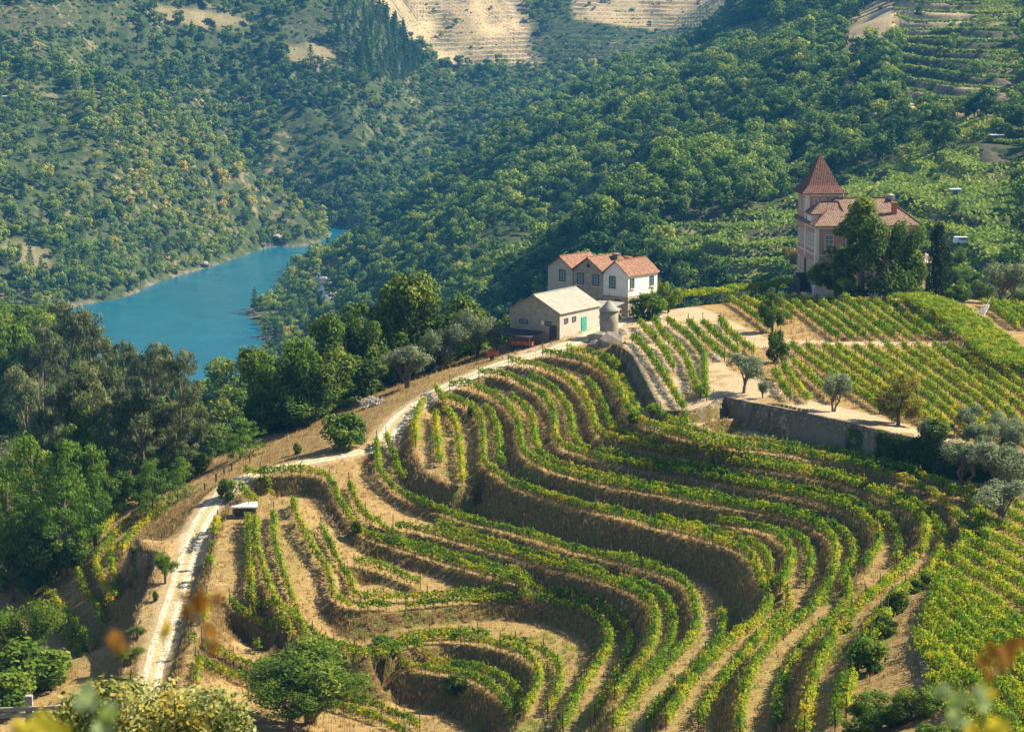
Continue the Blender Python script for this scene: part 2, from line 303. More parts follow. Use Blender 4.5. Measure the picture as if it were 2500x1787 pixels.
# ------------------------------------------------------------------ the valley: control points (u, v, distance) and hidden (x, y, z)
FU = [ # mid / right slope behind the farm
 (600,759,1211),(640,868,1067),(735,650,1380),(868,590,1500),(905,567,1573),(700,760,1195),(760,700,1250),(850,650,1240),(760,830,1050),(900,760,1030),(1000,700,1000),(900,600,1260),(1000,520,1330),(1100,650,960),(1200,550,1020),(1320,660,860),(1320,500,1040),(1450,450,1030),(1450,560,860),
 (1200,420,1290),(1100,430,1400),(1250,330,1400),(1400,300,1330),(1600,300,1130),(1600,450,880),(1700,550,760),(1760,660,640),(1500,200,1500),(1650,180,1430),(1760,100,1480),(1780,20,1600),(1900,100,1250),(1900,250,1050),(1900,400,860),(2000,550,660),(2200,400,760),(2200,550,610),(2200,250,900),(2200,100,1050),(2200,0,1180),(2480,0,1120),(2480,150,930),(2480,300,770),(2480,450,650),(2480,600,550),(2480,660,510),(2000,0,1360),(2000,-150,1600),(2480,-200,1500),(2800,0,1230),(2800,300,900),(2800,600,640),(3100,300,980),(3100,0,1350),
 # stream line between the two slopes
 (870,553,1600),(930,540,1610),(1000,470,1720),(1150,340,1800),(1300,230,1900),(1450,150,2000),
 # left hill beyond the river, from the bank up to its crest
 (-100,775,1170),(0,770,1185),(198,735,1238),(330,700,1290),(484,660,1380),(660,600,1500),(787,558,1590),
 (0,600,1250),(0,450,1330),(0,300,1410),(0,200,1500),(150,240,1475),(150,170,1590),(150,60,1670),(150,600,1290),(150,450,1370),(213,300,1440),(330,550,1370),(350,420,1430),(450,500,1440),(560,520,1480),(-200,450,1330),(-200,700,1200),
 (213,236,1470),(318,269,1480),(374,299,1490),(486,344,1505),(561,397,1520),(617,441,1530),(692,471,1550),(786,535,1580),
 # back slope
 (300,200,1680),(300,100,1720),(300,0,1760),(0,100,1600),(0,0,1680),(500,300,1690),(500,150,1750),(500,0,1810),(650,400,1680),(700,250,1740),(700,100,1800),(700,0,1850),(830,450,1670),(850,300,1740),(850,150,1820),(850,0,1890),(0,-200,1850),(500,-200,1950),(850,-200,2000),(-250,0,1720),(-250,-200,1850),
 (1000,380,1760),(1000,250,1840),(1000,150,1960),(1000,80,2010),(1000,0,2080),(1150,250,1900),(1150,150,2020),(1150,50,2080),(1300,150,2050),(1300,50,2120),(1450,100,2080),(1450,0,2160),(1650,60,2130),(1650,0,2180),(1000,-200,2250),(1300,-200,2300),(1650,-200,2350),(1300,-400,2600),(600,-400,2300)]
FW = [ # hidden or unseen places
 (-150,900,-118),(-60,900,-100),(40,900,-70),(-170,1040,-128),(-180,980,-126),(-120,800,-116),(-60,700,-92),(0,600,-86),(60,560,-72),(-60,600,-68),(-105,600,-52),(-150,620,-50),(-60,520,-54),(0,500,-60),(70,480,-48),(100,450,-35),(130,500,-40),(-150,700,-84),(-110,700,-80),(-230,780,-116),(-260,800,-122),(-220,1000,-128),(-300,1000,-127),(-130,500,-46),(-200,600,-52),(-320,900,-122),(-280,600,-60),
 (-165,1120,-130),(-180,1215,-130),(-185,1290,-130),(-142,1400,-130),(-125,1480,-130),(-111,1540,-130),(-108,1580,-127),(-240,1120,-130),(-150,1180,-128),
 (-190,1630,-104),(-150,1600,-122),
 (-30,80,17),(30,80,17),(0,80,17),(0,106,8),(-80,60,26),(80,60,26),(0,55,26),
 (300,2600,160),(-400,2400,150),(0,3200,330),(-900,3200,330),(900,3000,330),(620,1600,110),(400,2050,55),(520,2300,100),(450,1800,70),(640,2000,120)]
cp = at_y(*np.array(FU, float).T)
cp = np.concatenate([cp, np.array(FW, float)])
bx = np.r_[np.linspace(-98, 98, 9), np.linspace(-98, 98, 7), [-98] * 5, [98] * 5]; by = np.r_[[403] * 9, [107] * 7, np.linspace(140, 380, 5), np.linspace(140, 380, 5)]
cp = np.concatenate([cp, np.c_[bx, by, sample(H0, bx, by)]])
def pl(x, y): yy = np.maximum(y, 0) + 60.0; return np.stack([x / yy * 3.2, np.log(yy) * 1.0], -1)
def tpsk(r2): return 0.5 * r2 * np.log(r2 + 1e-12)
Q = pl(cp[:, 0], cp[:, 1]); K = tpsk(((Q[:, None] - Q[None]) ** 2).sum(-1)) + np.eye(len(Q)) * 1e-5
A_ = np.zeros((len(Q) + 3,) * 2); A_[:len(Q), :len(Q)] = K; A_[:len(Q), len(Q)] = 1; A_[:len(Q), len(Q) + 1:] = Q; A_[len(Q):, :len(Q)] = A_[:len(Q), len(Q):].T
TW = np.linalg.solve(A_, np.r_[cp[:, 2], 0, 0, 0])
WATER = -120.0
def far_h(x, y, detail=True):
    x = np.asarray(x, float); y = np.asarray(y, float); sh = x.shape; q = pl(x.ravel(), y.ravel()); out = np.empty(len(q))
    for i in range(0, len(q), 20000):
        c = q[i:i + 20000]; out[i:i + 20000] = tpsk(((c[:, None] - Q[None]) ** 2).sum(-1)) @ TW[:len(Q)] + TW[len(Q)] + c @ TW[len(Q) + 1:]
    out = out.reshape(sh)
    zf = np.interp(y, [-20, 0, 20, 40, 60, 80, 110], [50, 44.3, 38, 31.2, 24.6, 17.2, 6.5]); b = smooth(112, 88, y); out = out * (1 - b) + zf * b
    if detail:
        a = smooth(420, 700, y) * smooth(WATER - 1, WATER + 14, out)
        rel = 9.0 * fbm(x / 95, y / 120, 11, 4) + 3.2 * (np.abs(fbm(x / 34 + y / 90, y / 60, 21, 3)) * 2 - .6)
        au_, av_ = proj(np.stack([x, y, out], -1)); calm = np.clip(smooth(820, 900, au_) * smooth(1420, 1330, au_) * smooth(230, 150, av_) + smooth(1300, 1400, au_) * smooth(1800, 1700, au_) * smooth(200, 130, av_), 0, 1) * (y > 1500); calm = np.maximum(calm, .6 * smooth(1950, 2100, au_) * (y < 1300))
        out = out + a * rel * (1 - .85 * calm)
    return out
def ground_z(x, y):
    x = np.asarray(x, float); y = np.asarray(y, float)
    inside = (x > GX0) & (x < GX1) & (y > GY0) & (y < GY1)
    e = np.minimum(np.minimum(x - GX0, GX1 - x), np.minimum(y - GY0, GY1 - y)); b = smooth(0, 14, e)
    f = far_h(x, y); return np.where(inside, sample(H, x, y) * b + f * (1 - b), f)
# ------------------------------------------------------------------ materials
def newmat(name):
    m = bpy.data.materials.new(name); m.use_nodes = True; n = m.node_tree; n.nodes.clear()
    out = n.nodes.new("ShaderNodeOutputMaterial"); return m, n, out
def N(n, t, **kw):
    x = n.nodes.new(t)
    for k, v in kw.items():
        if k.startswith('i_'): x.inputs[int(k[2:]) if k[2:].isdigit() else k[2:].replace('_', ' ')].default_value = v
        else: setattr(x, k, v)
    return x
def noise(n, co, scale, detail=4, rough=0.55, dist=0.0):
    x = N(n, "ShaderNodeTexNoise"); x.inputs["Scale"].default_value = scale; x.inputs["Detail"].default_value = detail
    x.inputs["Roughness"].default_value = rough; x.inputs["Distortion"].default_value = dist
    if co is not None: n.links.new(co, x.inputs["Vector"])
    return x.outputs["Fac"]
def ramp(n, fac, stops):
    r = N(n, "ShaderNodeValToRGB"); e = r.color_ramp.elements
    while len(e) < len(stops): e.new(0.5)
    for q, (p, c) in zip(e, stops): q.position = p; q.color = (c[0], c[1], c[2], 1) if hasattr(c, '__len__') else (c, c, c, 1)
    n.links.new(fac, r.inputs[0]); return r.outputs[0]
def mix(n, f, a, b):
    x = N(n, "ShaderNodeMix", data_type='RGBA')
    for s, v in ((0, f), (6, a), (7, b)):
        if isinstance(v, (int, float)): x.inputs[s].default_value = v
        elif isinstance(v, (tuple, list)): x.inputs[s].default_value = (*v, 1) if len(v) == 3 else v
        else: n.links.new(v, x.inputs[s])
    return x.outputs[2]
def mth(n, op, a, b=0.0, c=None):
    x = N(n, "ShaderNodeMath", operation=op)
    for s, v in enumerate((a, b) if c is None else (a, b, c)):
        if isinstance(v, (int, float)): x.inputs[s].default_value = v
        else: n.links.new(v, x.inputs[s])
    return x.outputs[0]
def attr(n, name, typ='GEOMETRY'): return N(n, "ShaderNodeAttribute", attribute_name=name, attribute_type=typ).outputs["Fac"]
def objco(n, gen=False): return N(n, "ShaderNodeTexCoord").outputs["Object"]
def scaled(n, co, s):
    m = N(n, "ShaderNodeMapping"); m.inputs["Scale"].default_value = s; n.links.new(co, m.inputs[0]); return m.outputs[0]
def finish(n, out, col, rough=0.9, bump=None, bs=0.3, bd=0.1, spec=0.25):
    p = N(n, "ShaderNodeBsdfPrincipled"); p.inputs["Roughness"].default_value = rough; p.inputs["Specular IOR Level"].default_value = spec
    if isinstance(col, tuple): p.inputs["Base Color"].default_value = (*col, 1)
    else: n.links.new(col, p.inputs["Base Color"])
    if bump is not None:
        b = N(n, "ShaderNodeBump"); b.inputs["Strength"].default_value = bs; b.inputs["Distance"].default_value = bd
        n.links.new(bump, b.inputs["Height"]); n.links.new(b.outputs[0], p.inputs["Normal"])
    n.links.new(p.outputs[0], out.inputs[0]); return p
def mat_simple(name, col, rough=0.8, var=0.25, scale=2.0, bs=0.2):
    m, n, out = newmat(name); co = objco(n); f = noise(n, co, scale, 5)
    c = ramp(n, f, [(0.3, tuple(q * (1 - var) for q in col)), (0.7, tuple(min(1, q * (1 + var)) for q in col))])
    finish(n, out, c, rough, f, bs, 0.03); return m
def mat_ground():
    m, n, out = newmat("vineyard_soil"); co = objco(n)
    f1 = noise(n, co, 0.55, 6, .6); f2 = noise(n, co, 3.2, 5, .65); f3 = noise(n, co, 14.0, 3, .7); f4 = noise(n, co, 0.16, 4, .6)
    straw = ramp(n, f2, [(.28, (.19, .12, .048)), (.48, (.37, .25, .10)), (.70, (.52, .38, .17))])
    bank = ramp(n, f2, [(.30, (.065, .040, .018)), (.52, (.165, .100, .042)), (.75, (.30, .19, .085))])
    grass = ramp(n, f2, [(.3, (.06, .085, .016)), (.7, (.20, .24, .045))])
    straw = mix(n, ramp(n, f1, [(.42, .55), (.60, 0.0)]), straw, (.25, .155, .065)); c = mix(n, attr(n, "bank"), straw, bank)
    g = mth(n, 'MULTIPLY', attr(n, "weed"), ramp(n, f1, [(.40, 0.0), (.60, 1.0)])); c = mix(n, mth(n, 'MULTIPLY', g, 0.85), c, grass)
    pale = ramp(n, f3, [(.3, (.42, .32, .20)), (.7, (.62, .50, .34))]); c = mix(n, attr(n, "bare"), c, pale)
    stone = ramp(n, f3, [(.35, (.05, .04, .03)), (.60, (.30, .25, .18))]); c = mix(n, attr(n, "stone"), c, stone)
    c = mix(n, ramp(n, f3, [(.34, .55), (.46, 0.0)]), c, (.10, .065, .03))
    h = mth(n, 'ADD', f2, mth(n, 'MULTIPLY', f3, 0.5)); finish(n, out, c, .95, h, .9, .22, .1); return m
def mat_hills():
    m, n, out = newmat("hillside_scrub"); co = objco(n)
    f1 = noise(n, co, 0.02, 5, .6); f2 = noise(n, co, 0.14, 5, .65); f3 = noise(n, co, 0.6, 4, .6)
    g = ramp(n, f2, [(.3, (.022, .038, .014)), (.5, (.042, .060, .020)), (.7, (.095, .10, .036))])
    tan_ = ramp(n, f3, [(.3, (.26, .19, .10)), (.65, (.50, .38, .22))])
    c = mix(n, attr(n, "dry"), g, tan_)
    c = mix(n, mth(n, 'MULTIPLY', ramp(n, f1, [(.52, 0.0), (.62, 0.6)]), ramp(n, f2, [(.5, 0.0), (.62, 1.0)])), c, (.30, .21, .12))
    terr = ramp(n, f3, [(.3, (.03, .035, .025)), (.7, (.10, .085, .06))]); c = mix(n, attr(n, "wallline"), c, terr)
    c = mix(n, attr(n, "vine"), c, ramp(n, f3, [(.35, (.11, .13, .04)), (.65, (.26, .22, .10))]))
    rock = ramp(n, f3, [(.35, (.05, .045, .035)), (.6, (.20, .17, .13))]); c = mix(n, attr(n, "rock"), c, rock)
    finish(n, out, c, .95, f3, .7, .6, .1); return m
M_GROUND = mat_ground(); M_HILLS = mat_hills()
# ------------------------------------------------------------------ near ground sheet
def dist_field(P, r, step=1):
    """distance to a polyline, clipped at r, on the near grid"""
    D = np.full((NY, NX), r, float); k = int(r / GS) + 1
    for x, y in P[::step, :2]:
        i = int((x - GX0) / GS); j = int((y - GY0) / GS)
        if i < -k or j < -k or i > NX + k or j > NY + k: continue
        i0, i1 = max(0, i - k), min(NX, i + k + 1); j0, j1 = max(0, j - k), min(NY, j + k + 1)
        if i0 >= i1 or j0 >= j1: continue
        s = D[j0:j1, i0:i1]; np.minimum(s, np.hypot(HXX[j0:j1, i0:i1] - x, HYY[j0:j1, i0:i1] - y), out=s)
    return D
e = np.minimum(np.minimum(HXX - GX0, GX1 - HXX), np.minimum(HYY - GY0, GY1 - HYY)); bl = smooth(0, 14, e)
far_edge = far_h(HXX, HYY, False); HN = H * bl + far_edge * (1 - bl)
gyy, gxx = np.gradient(H0, GS); slope = np.hypot(gxx, gyy)
u_, v_ = proj(np.stack([HXX, HYY, HN], -1))
def in_poly(u, v, poly):
    u = np.asarray(u); v = np.asarray(v); c = np.zeros(u.shape, bool); n = len(poly); j = n - 1
    for i in range(n):
        (xi, yi), (xj, yj) = poly[i], poly[j]
        c ^= ((yi > v) != (yj > v)) & (u < (xj - xi) * (v - yi) / (yj - yi + 1e-12) + xi); j = i
    return c
def xy(poly, z): return [tuple(p[:2]) for p in at_z(*np.array(poly, float).T, z)]
BANK = smooth(0.42, 0.85, slope)
RD = np.minimum(dist_field(ROADW, 4), dist_field(ROAD2W, 4))
dTOP = dist_field(WTOP, 3)
plateau_xy = [tuple(p[:2]) for p in world(WALL_TOP)] + [(95, 225), (95, 400), (20, 400), (8, 345), (6, 330)]
PLAT = in_poly(HXX, HYY, plateau_xy)
yard = in_poly(HXX, HYY, xy([(1490,745),(1560,735),(1690,735),(1760,770),(1850,815),(1900,838),(1860,850),(1800,835),(1760,870),(1780,900),(1890,930),(1950,965),(2100,1000),(2300,1050),(2400,1080),(2500,1100),(2500,1130),(1760,980),(1600,1000),(1520,850)], 0))
yard2 = in_poly(HXX, HYY, xy([(1200,850),(1370,800),(1500,770),(1500,830),(1400,850),(1250,890)], -1.5))
path_b = dist_field(resample(world([(1900,832,0),(1960,836,0),(2100,838,.1),(2250,840,.2),(2345,842,.2)]), .5), 3)
nz = fbm(HXX / 9, HYY / 9, 5, 4); nz2 = fbm(HXX / 3, HYY / 3, 8, 4)
bare = np.maximum(smooth(.0, .4, nz2 + .4) * (yard | yard2) * .75, smooth(2.2, 1.2, path_b) * .9)
bare = np.maximum(bare, smooth(2.6, 1.6, RD) * .35) * (1 - BANK)
tr = resample(chaikin(off(EDGE['T8'][150:], -2.2), 1), .5); bare = np.maximum(bare, smooth(.9, .3, dist_field(tr, 2)) * .25)
concrete = in_poly(HXX, HYY, xy([(437,1302),(523,1296),(520,1312),(505,1330),(497,1352),(440,1352)], -13.9))
bare = np.maximum(bare, concrete * 1.0)
WEED = np.clip(.12 + .42 * BANK + .55 * nz, 0, 1) * (~PLAT)
for pu, pv, pz, rr in ((1140,1150,-8.6,4),(1505,1010,-3,3.5),(1480,990,-3,3),(1130,1200,-9.5,4),(1900,1050,-2.5,5),(1800,1045,-2.3,4),(1060,1080,-8,3),(1250,1170,-8.5,4),(2050,1600,-5,6),(1700,1560,-9,4),(1500,1790,-14,8),(1330,1740,-17,5),(1980,1440,-7,4)):
    p = at_z(pu, pv, pz); WEED = np.maximum(WEED, smooth(rr, rr * .4, np.hypot(HXX - p[0], HYY - p[1]) + nz2 * rr * .5))
nearside = in_poly(u_, v_, [(1290,1560),(1480,1490),(1700,1560),(1880,1470),(2060,1400),(2200,1380),(2180,1480),(2080,1620),(2010,1830),(1250,1830)]); WEED = np.where(nearside, np.clip(WEED + .35 + .5 * nz2, 0, 1), WEED)
brown = in_poly(HXX, HYY, xy([(600,1100),(900,900),(1150,850),(1150,880),(960,1000),(900,1080),(640,1140),(480,1210)], -9))
WEED = np.where(brown, WEED * .3, WEED); WEED = WEED * (1 - bare)
STONE = (slope > 2.2) * 1.0 * ((dTOP < 2) | (dist_field(LW, 3) < 2))
def ribbed(h):  # small furrows of hoed soil between the plateau rows
    return h
bm_v = np.stack([HXX, HYY, HN], -1).reshape(-1, 3)
idx = np.arange(NY * NX).reshape(NY, NX)
F4 = np.stack([idx[:-1, :-1], idx[:-1, 1:], idx[1:, 1:], idx[1:, :-1]], -1).reshape(-1, 4)
me = mesh_from("ground", bm_v, F4, [M_GROUND], smooth=True, attrs=dict(bank=np.clip(BANK + brown * .35, 0, 1).ravel(), weed=WEED.ravel(), bare=bare.ravel(), stone=STONE.ravel()))
GROUND = link("ground", me); GROUND['kind'] = 'structure'; GROUND['label'] = 'terraced vineyard ground of dry grass and brown soil banks'
# ------------------------------------------------------------------ far sheet
az = np.linspace(-.34, .34, 560); ly = np.concatenate([np.linspace(2, 105, 40)[:-1], np.linspace(105, 405, 60)[:-1], np.exp(np.linspace(math.log(405), math.log(1500), 640))[:-1], np.linspace(1500, 2300, 500)[:-1], np.linspace(2300, 3300, 24)])
AZ, YY = np.meshgrid(az, ly); XX = AZ * (YY + 12.0)
FH = far_h(XX, YY)
ins = np.minimum(np.minimum(XX - GX0, GX1 - XX), np.minimum(YY - GY0, GY1 - YY)); wi = smooth(1.0, 8, ins); FH = FH * (1 - wi) + (sample(HN, XX, YY) - 6.0) * wi
fu, fv = proj(np.stack([XX, YY, FH], -1))
POLY_DRY = [[(860,-60),(1250,-60),(1300,60),(1290,120),(1330,165),(1240,160),(1100,160),(1040,130),(1000,95),(970,60),(940,20)],
            [(1400,-40),(1780,-40),(1770,20),(1740,55),(1600,75),(1500,60),(1400,50)],
            [(690,110),(770,100),(830,130),(820,160),(730,160),(700,150)],[(380,10),(560,30),(620,60),(500,70),(380,45)],[(0,600),(60,590),(120,620),(130,660),(60,650),(0,640)],
            [(2060,240),(2110,200),(2080,130),(2200,90),(2330,60),(2400,40),(2350,0),(2150,0),(2080,40),(2060,80)],
            [(2240,200),(2500,190),(2500,290),(2240,270),(2180,240)],[(2080,225),(2130,215),(2130,260),(2040,260)]]
POLY_TERR = [POLY_DRY[0], POLY_DRY[1], [(1290,60),(1800,0),(1760,90),(1680,110),(1600,150),(1500,160),(1400,175),(1330,150),(1300,110)], [(2060,420),(2500,330),(2500,700),(1980,700),(1700,700),(1600,560),(1900,500)], [(2180,0),(2500,0),(2500,250),(2200,260)], [(0,20),(330,10),(300,80),(0,90)],[(700,40),(850,20),(820,90),(690,110)]]
POLY_VINE = [[(1790,80),(1870,50),(1900,70),(1960,60),(1980,90),(1900,110),(1870,160),(1850,200),(1800,215),(1790,190),(1830,130)],[(1760,85),(1840,60),(1845,85),(1790,110)],[(1680,130),(1740,100),(1760,120),(1690,160)],
             [(2110,310),(2220,300),(2290,340),(2280,365),(2210,375),(2130,350),(2060,340)],[(2030,285),(2100,275),(2110,300),(2040,305)],[(2300,300),(2440,300),(2430,345),(2290,345)],
             [(1910,420),(2000,360),(2060,370),(2040,420),(1980,445),(1900,450)],[(2290,380),(2385,365),(2390,430),(2290,420)],[(2180,390),(2280,375),(2290,415),(2200,430)],
             [(2370,155),(2440,130),(2500,130),(2500,180),(2330,180)],[(2380,20),(2500,-20),(2500,50),(2390,60)],[(2220,560),(2360,550),(2370,600),(2240,610)],[(1700,540),(1830,550),(1800,600),(1640,600)],[(1650,640),(1930,620),(1930,660),(1700,690)],[(2220,510),(2300,505),(2300,530),(2220,535)],[(2380,570),(2500,560),(2500,620),(2400,610)]]
wob = fbm(XX / 40, YY / 40, 77, 3) * 14; wob2 = fbm(XX / 40 + 9, YY / 40, 78, 3) * 14
def mask(polys):
    m = np.zeros(fu.shape, bool)
    for p in polys: m |= in_poly(fu + wob, fv + wob2 * .5, p)
    return m & (YY > 420)
def blur(a, k=1):
    a = a.astype(float)
    for _ in range(k): q = np.pad(a, 1, mode='edge'); a = (q[:-2, 1:-1] + q[2:, 1:-1] + q[1:-1, :-2] + q[1:-1, 2:] + 2 * a) / 6
    return a
DRYM = mask(POLY_DRY); TERRM = mask(POLY_TERR); VINM = mask(POLY_VINE)
# real steps in the terraced far slopes: flats 2.6 m apart in height
FH_B = FH.copy(); stepz = 3.4; lvl = (FH + 2.0 * fbm(XX / 60, YY / 60, 91, 3)) / stepz; fr = lvl - np.floor(lvl); tz = (np.floor(lvl) + smooth(.62, .95, fr)) * stepz - 2.0 * fbm(XX / 60, YY / 60, 91, 3)
LVL = lvl.copy(); tm = blur(TERRM, 2); FH = FH * (1 - tm) + tz * tm; wl = (smooth(.62, .7, fr) - smooth(.93, 1.0, fr)) * tm * smooth(-.25, .15, fbm(XX / 26, YY / 40, 93, 3))
rockm = .8 * smooth(WATER + 2.0, WATER + .6, FH) * smooth(-.2, .2, fbm(XX / 12, YY / 12, 44, 3)) * (YY > 800)
FH = FH + rockm * 1.2 * fbm(XX / 3, YY / 3, 45, 2)
idx = np.arange(FH.size).reshape(FH.shape)
F4 = np.stack([idx[:-1, :-1], idx[:-1, 1:], idx[1:, 1:], idx[1:, :-1]], -1).reshape(-1, 4)
me = mesh_from("hills", np.stack([XX, YY, FH], -1).reshape(-1, 3), F4, [M_HILLS], smooth=True, attrs=dict(dry=(blur(DRYM, 3) * np.where(fu < 850, .5, 1.0) * (.72 + .28 * smooth(-.3, .3, fbm(XX / 18, YY / 30, 95, 3)))).ravel(), wallline=(wl * .9).ravel(), vine=blur(VINM).ravel(), rock=rockm.ravel()))
o = link("hills", me); o['kind'] = 'structure'
def grid_at(G_, x, y):
    x = np.asarray(x, float); y = np.asarray(y, float); a = x / (y + 12.0); fi = np.clip((a - az[0]) / (az[1] - az[0]), 0, len(az) - 1.001); fj = np.clip(np.interp(y, ly, np.arange(len(ly))), 0, len(ly) - 1.001); i = fi.astype(int); j = fj.astype(int); p = fi - i; q = fj - j
    return G_[j, i] * (1 - p) * (1 - q) + G_[j, i + 1] * p * (1 - q) + G_[j + 1, i] * (1 - p) * q + G_[j + 1, i + 1] * p * q
def hill_z(x, y):   # exact height of the far sheet
    x = np.asarray(x, float); y = np.asarray(y, float); a = x / (y + 12.0)
    fi = np.clip((a - az[0]) / (az[1] - az[0]), 0, len(az) - 1.001); fj = np.clip(np.interp(y, ly, np.arange(len(ly))), 0, len(ly) - 1.001)
    i = fi.astype(int); j = fj.astype(int); p = fi - i; q = fj - j
    return FH[j, i] * (1 - p) * (1 - q) + FH[j, i + 1] * p * (1 - q) + FH[j + 1, i] * (1 - p) * q + FH[j + 1, i + 1] * p * q
def gz(x, y):
    x = np.asarray(x, float); y = np.asarray(y, float)
    ins = (x > GX0 + 3) & (x < GX1 - 3) & (y > GY0 + 3) & (y < GY1 - 3)
    return np.where(ins, sample(HN, x, y), hill_z(x, y))
def on_ground(u, v, y0=110.0, y1=3000.0):
    """first place where the line of sight of pixel (u, v) meets the ground"""
    ys = np.concatenate([np.arange(y0, 420, .5), np.exp(np.arange(math.log(420), math.log(y1), .002))]); p = at_y(np.full(len(ys), u), np.full(len(ys), v), ys)
    d = p[:, 2] - gz(p[:, 0], p[:, 1]); k = np.argmax(d < 0)
    if d[k] >= 0: k = len(ys) - 1
    return p[k, 0], p[k, 1], float(gz(p[k, 0], p[k, 1]))
# ------------------------------------------------------------------ river
m, n, out = newmat("river_water"); co = objco(n)
wv1 = noise(n, scaled(n, co, (1, .35, 1)), .9, 4, .6); wv2 = noise(n, co, .06, 4, .6)
c = ramp(n, wv2, [(.3, (.003, .085, .150)), (.7, (.006, .125, .195))])
p = finish(n, out, c, .20, wv1, .5, .25, .35)
mb = MB(); mb.poly([(-500, 640, WATER), (60, 640, WATER), (60, 1700, WATER), (-500, 1700, WATER)]); o = mb.build("river", m); o['kind'] = 'structure'
# ------------------------------------------------------------------ the track to the farm
def mat_track():
    m, n, out = newmat("track_stone"); co = objco(n); f = noise(n, co, 5.0, 4, .7); vo = N(n, "ShaderNodeTexVoronoi"); vo.inputs["Scale"].default_value = 3.2; n.links.new(co, vo.inputs["Vector"])
    st = ramp(n, vo.outputs["Distance"], [(.0, (.66, .59, .46)), (.5, (.58, .51, .38)), (.75, (.36, .30, .20))])
    dirt = ramp(n, f, [(.35, (.30, .22, .10)), (.65, (.50, .42, .24))])
    a = mth(n, 'ABSOLUTE', attr(n, "across")); strip = ramp(n, a, [(.22, .0), (.38, 1.0), (.78, 1.0), (.98, .2)])
    c = mix(n, mth(n, 'MULTIPLY', strip, ramp(n, f, [(.2, .6), (.5, 1.0)])), dirt, st); c = mix(n, ramp(n, f, [(.3, .35), (.5, 0.0)]), c, (.14, .11, .05))
    finish(n, out, c, .9, mth(n, 'SUBTRACT', f, vo.outputs["Distance"]), .6, .08); return m
M_TRACK = mat_track()
def ribbon(name, P, width, mat, lift=.05, k=9, wob=.12):
    P = resample(P, .5); Nn = normals(P); Nn = np.stack([sm1(Nn[:, 0], 5), sm1(Nn[:, 1], 5)], 1); a = np.linspace(-1, 1, k); s = np.arange(len(P)) * .5
    wl_ = width / 2 + wob * vnoise(s * .6, s * 0, 3); X = P[:, None, 0] + Nn[:, None, 0] * a[None] * wl_[:, None]; Y = P[:, None, 1] + Nn[:, None, 1] * a[None] * wl_[:, None]
    Zg = sample(HN, X, Y); Zg = np.maximum(Zg, sm1(sample(HN, P[:, 0], P[:, 1]), 5)[:, None] - .15) + lift - .10 * np.abs(a[None]) ** 6
    i = np.arange(X.size).reshape(X.shape); F = np.stack([i[:-1, :-1], i[:-1, 1:], i[1:, 1:], i[1:, :-1]], -1).reshape(-1, 4)
    o = link(name, mesh_from(name, np.stack([X, Y, Zg], -1).reshape(-1, 3), F, [mat], smooth=True, attrs=dict(across=np.broadcast_to(a[None], X.shape).ravel()))); o['kind'] = 'structure'; return o
ribbon("farm_road", ROADW, 2.9, M_TRACK); ribbon("lower_road", ROAD2W[2:], 2.4, M_TRACK)
# ------------------------------------------------------------------ foliage
def mat_leaf(name, stops, trans=0.35, rough=.75, objvar=0.0, inst=False):
    m, n, out = newmat(name); t = attr(n, "tint")
    if inst: t = mth(n, 'ADD', t, N(n, "ShaderNodeAttribute", attribute_name="ftint", attribute_type='INSTANCER').outputs["Fac"])
    if objvar: t = mth(n, 'ADD', t, mth(n, 'MULTIPLY', mth(n, 'SUBTRACT', N(n, "ShaderNodeObjectInfo").outputs["Random"], 0.5), objvar))
    c = ramp(n, t, stops)
    p = N(n, "ShaderNodeBsdfPrincipled"); p.inputs["Roughness"].default_value = rough; p.inputs["Specular IOR Level"].default_value = .10; n.links.new(c, p.inputs["Base Color"])
    tr = N(n, "ShaderNodeBsdfTranslucent"); n.links.new(c, tr.inputs[0]); mx = N(n, "ShaderNodeMixShader"); mx.inputs[0].default_value = trans
    n.links.new(p.outputs[0], mx.inputs[1]); n.links.new(tr.outputs[0], mx.inputs[2]); n.links.new(mx.outputs[0], out.inputs[0]); return m
G = lambda s, *c: [(p, q) for p, q in zip(s, c)]
ML = {
 'vine': mat_leaf("vine_leaves", G((0, .35, .62, .82, 1), (.034, .100, .006), (.125, .245, .010), (.40, .42, .020), (.62, .42, .035), (.40, .08, .02)), .45),
 'oak': mat_leaf("oak_leaves", G((0, .5, 1), (.034, .068, .012), (.095, .155, .020), (.25, .28, .035)), .30, objvar=.25),
 'green': mat_leaf("bright_leaves", G((0, .5, 1), (.045, .10, .012), (.12, .20, .022), (.30, .33, .04)), .42, objvar=.2),
 'pine': mat_leaf("pine_needles", G((0, .5, 1), (.04, .10, .014), (.12, .215, .022), (.26, .34, .04)), .25, objvar=.2),
 'olive': mat_leaf("olive_leaves", G((0, .5, 1), (.09, .115, .06), (.20, .24, .12), (.38, .42, .24)), .25, objvar=.2),
 'euc': mat_leaf("eucalyptus_leaves", G((0, .5, 1), (.055, .080, .034), (.135, .165, .062), (.28, .28, .11)), .28, objvar=.3),
 'cypress': mat_leaf("cypress_leaves", G((0, 1), (.010, .022, .006), (.030, .055, .012)), .12),
 'autumn': mat_leaf("autumn_leaves", G((0, .5, 1), (.10, .14, .02), (.24, .22, .03), (.40, .26, .04)), .42),
 'far': mat_leaf("woodland_leaves", G((0, .25, .5, .75, 1), (.020, .055, .022), (.070, .135, .032), (.175, .260, .048), (.34, .40, .065), (.60, .46, .09)), .36, inst=True),
}
M_BARK = mat_simple("bark", (.13, .095, .065), .9, .35, 6.0, .5); M_PALEBARK = mat_simple("pale_bark", (.20, .16, .12), .8, .3, 3.0, .3); M_POST = mat_simple("weathered_wood", (.10, .08, .06), .9, .3, 8.0, .3)
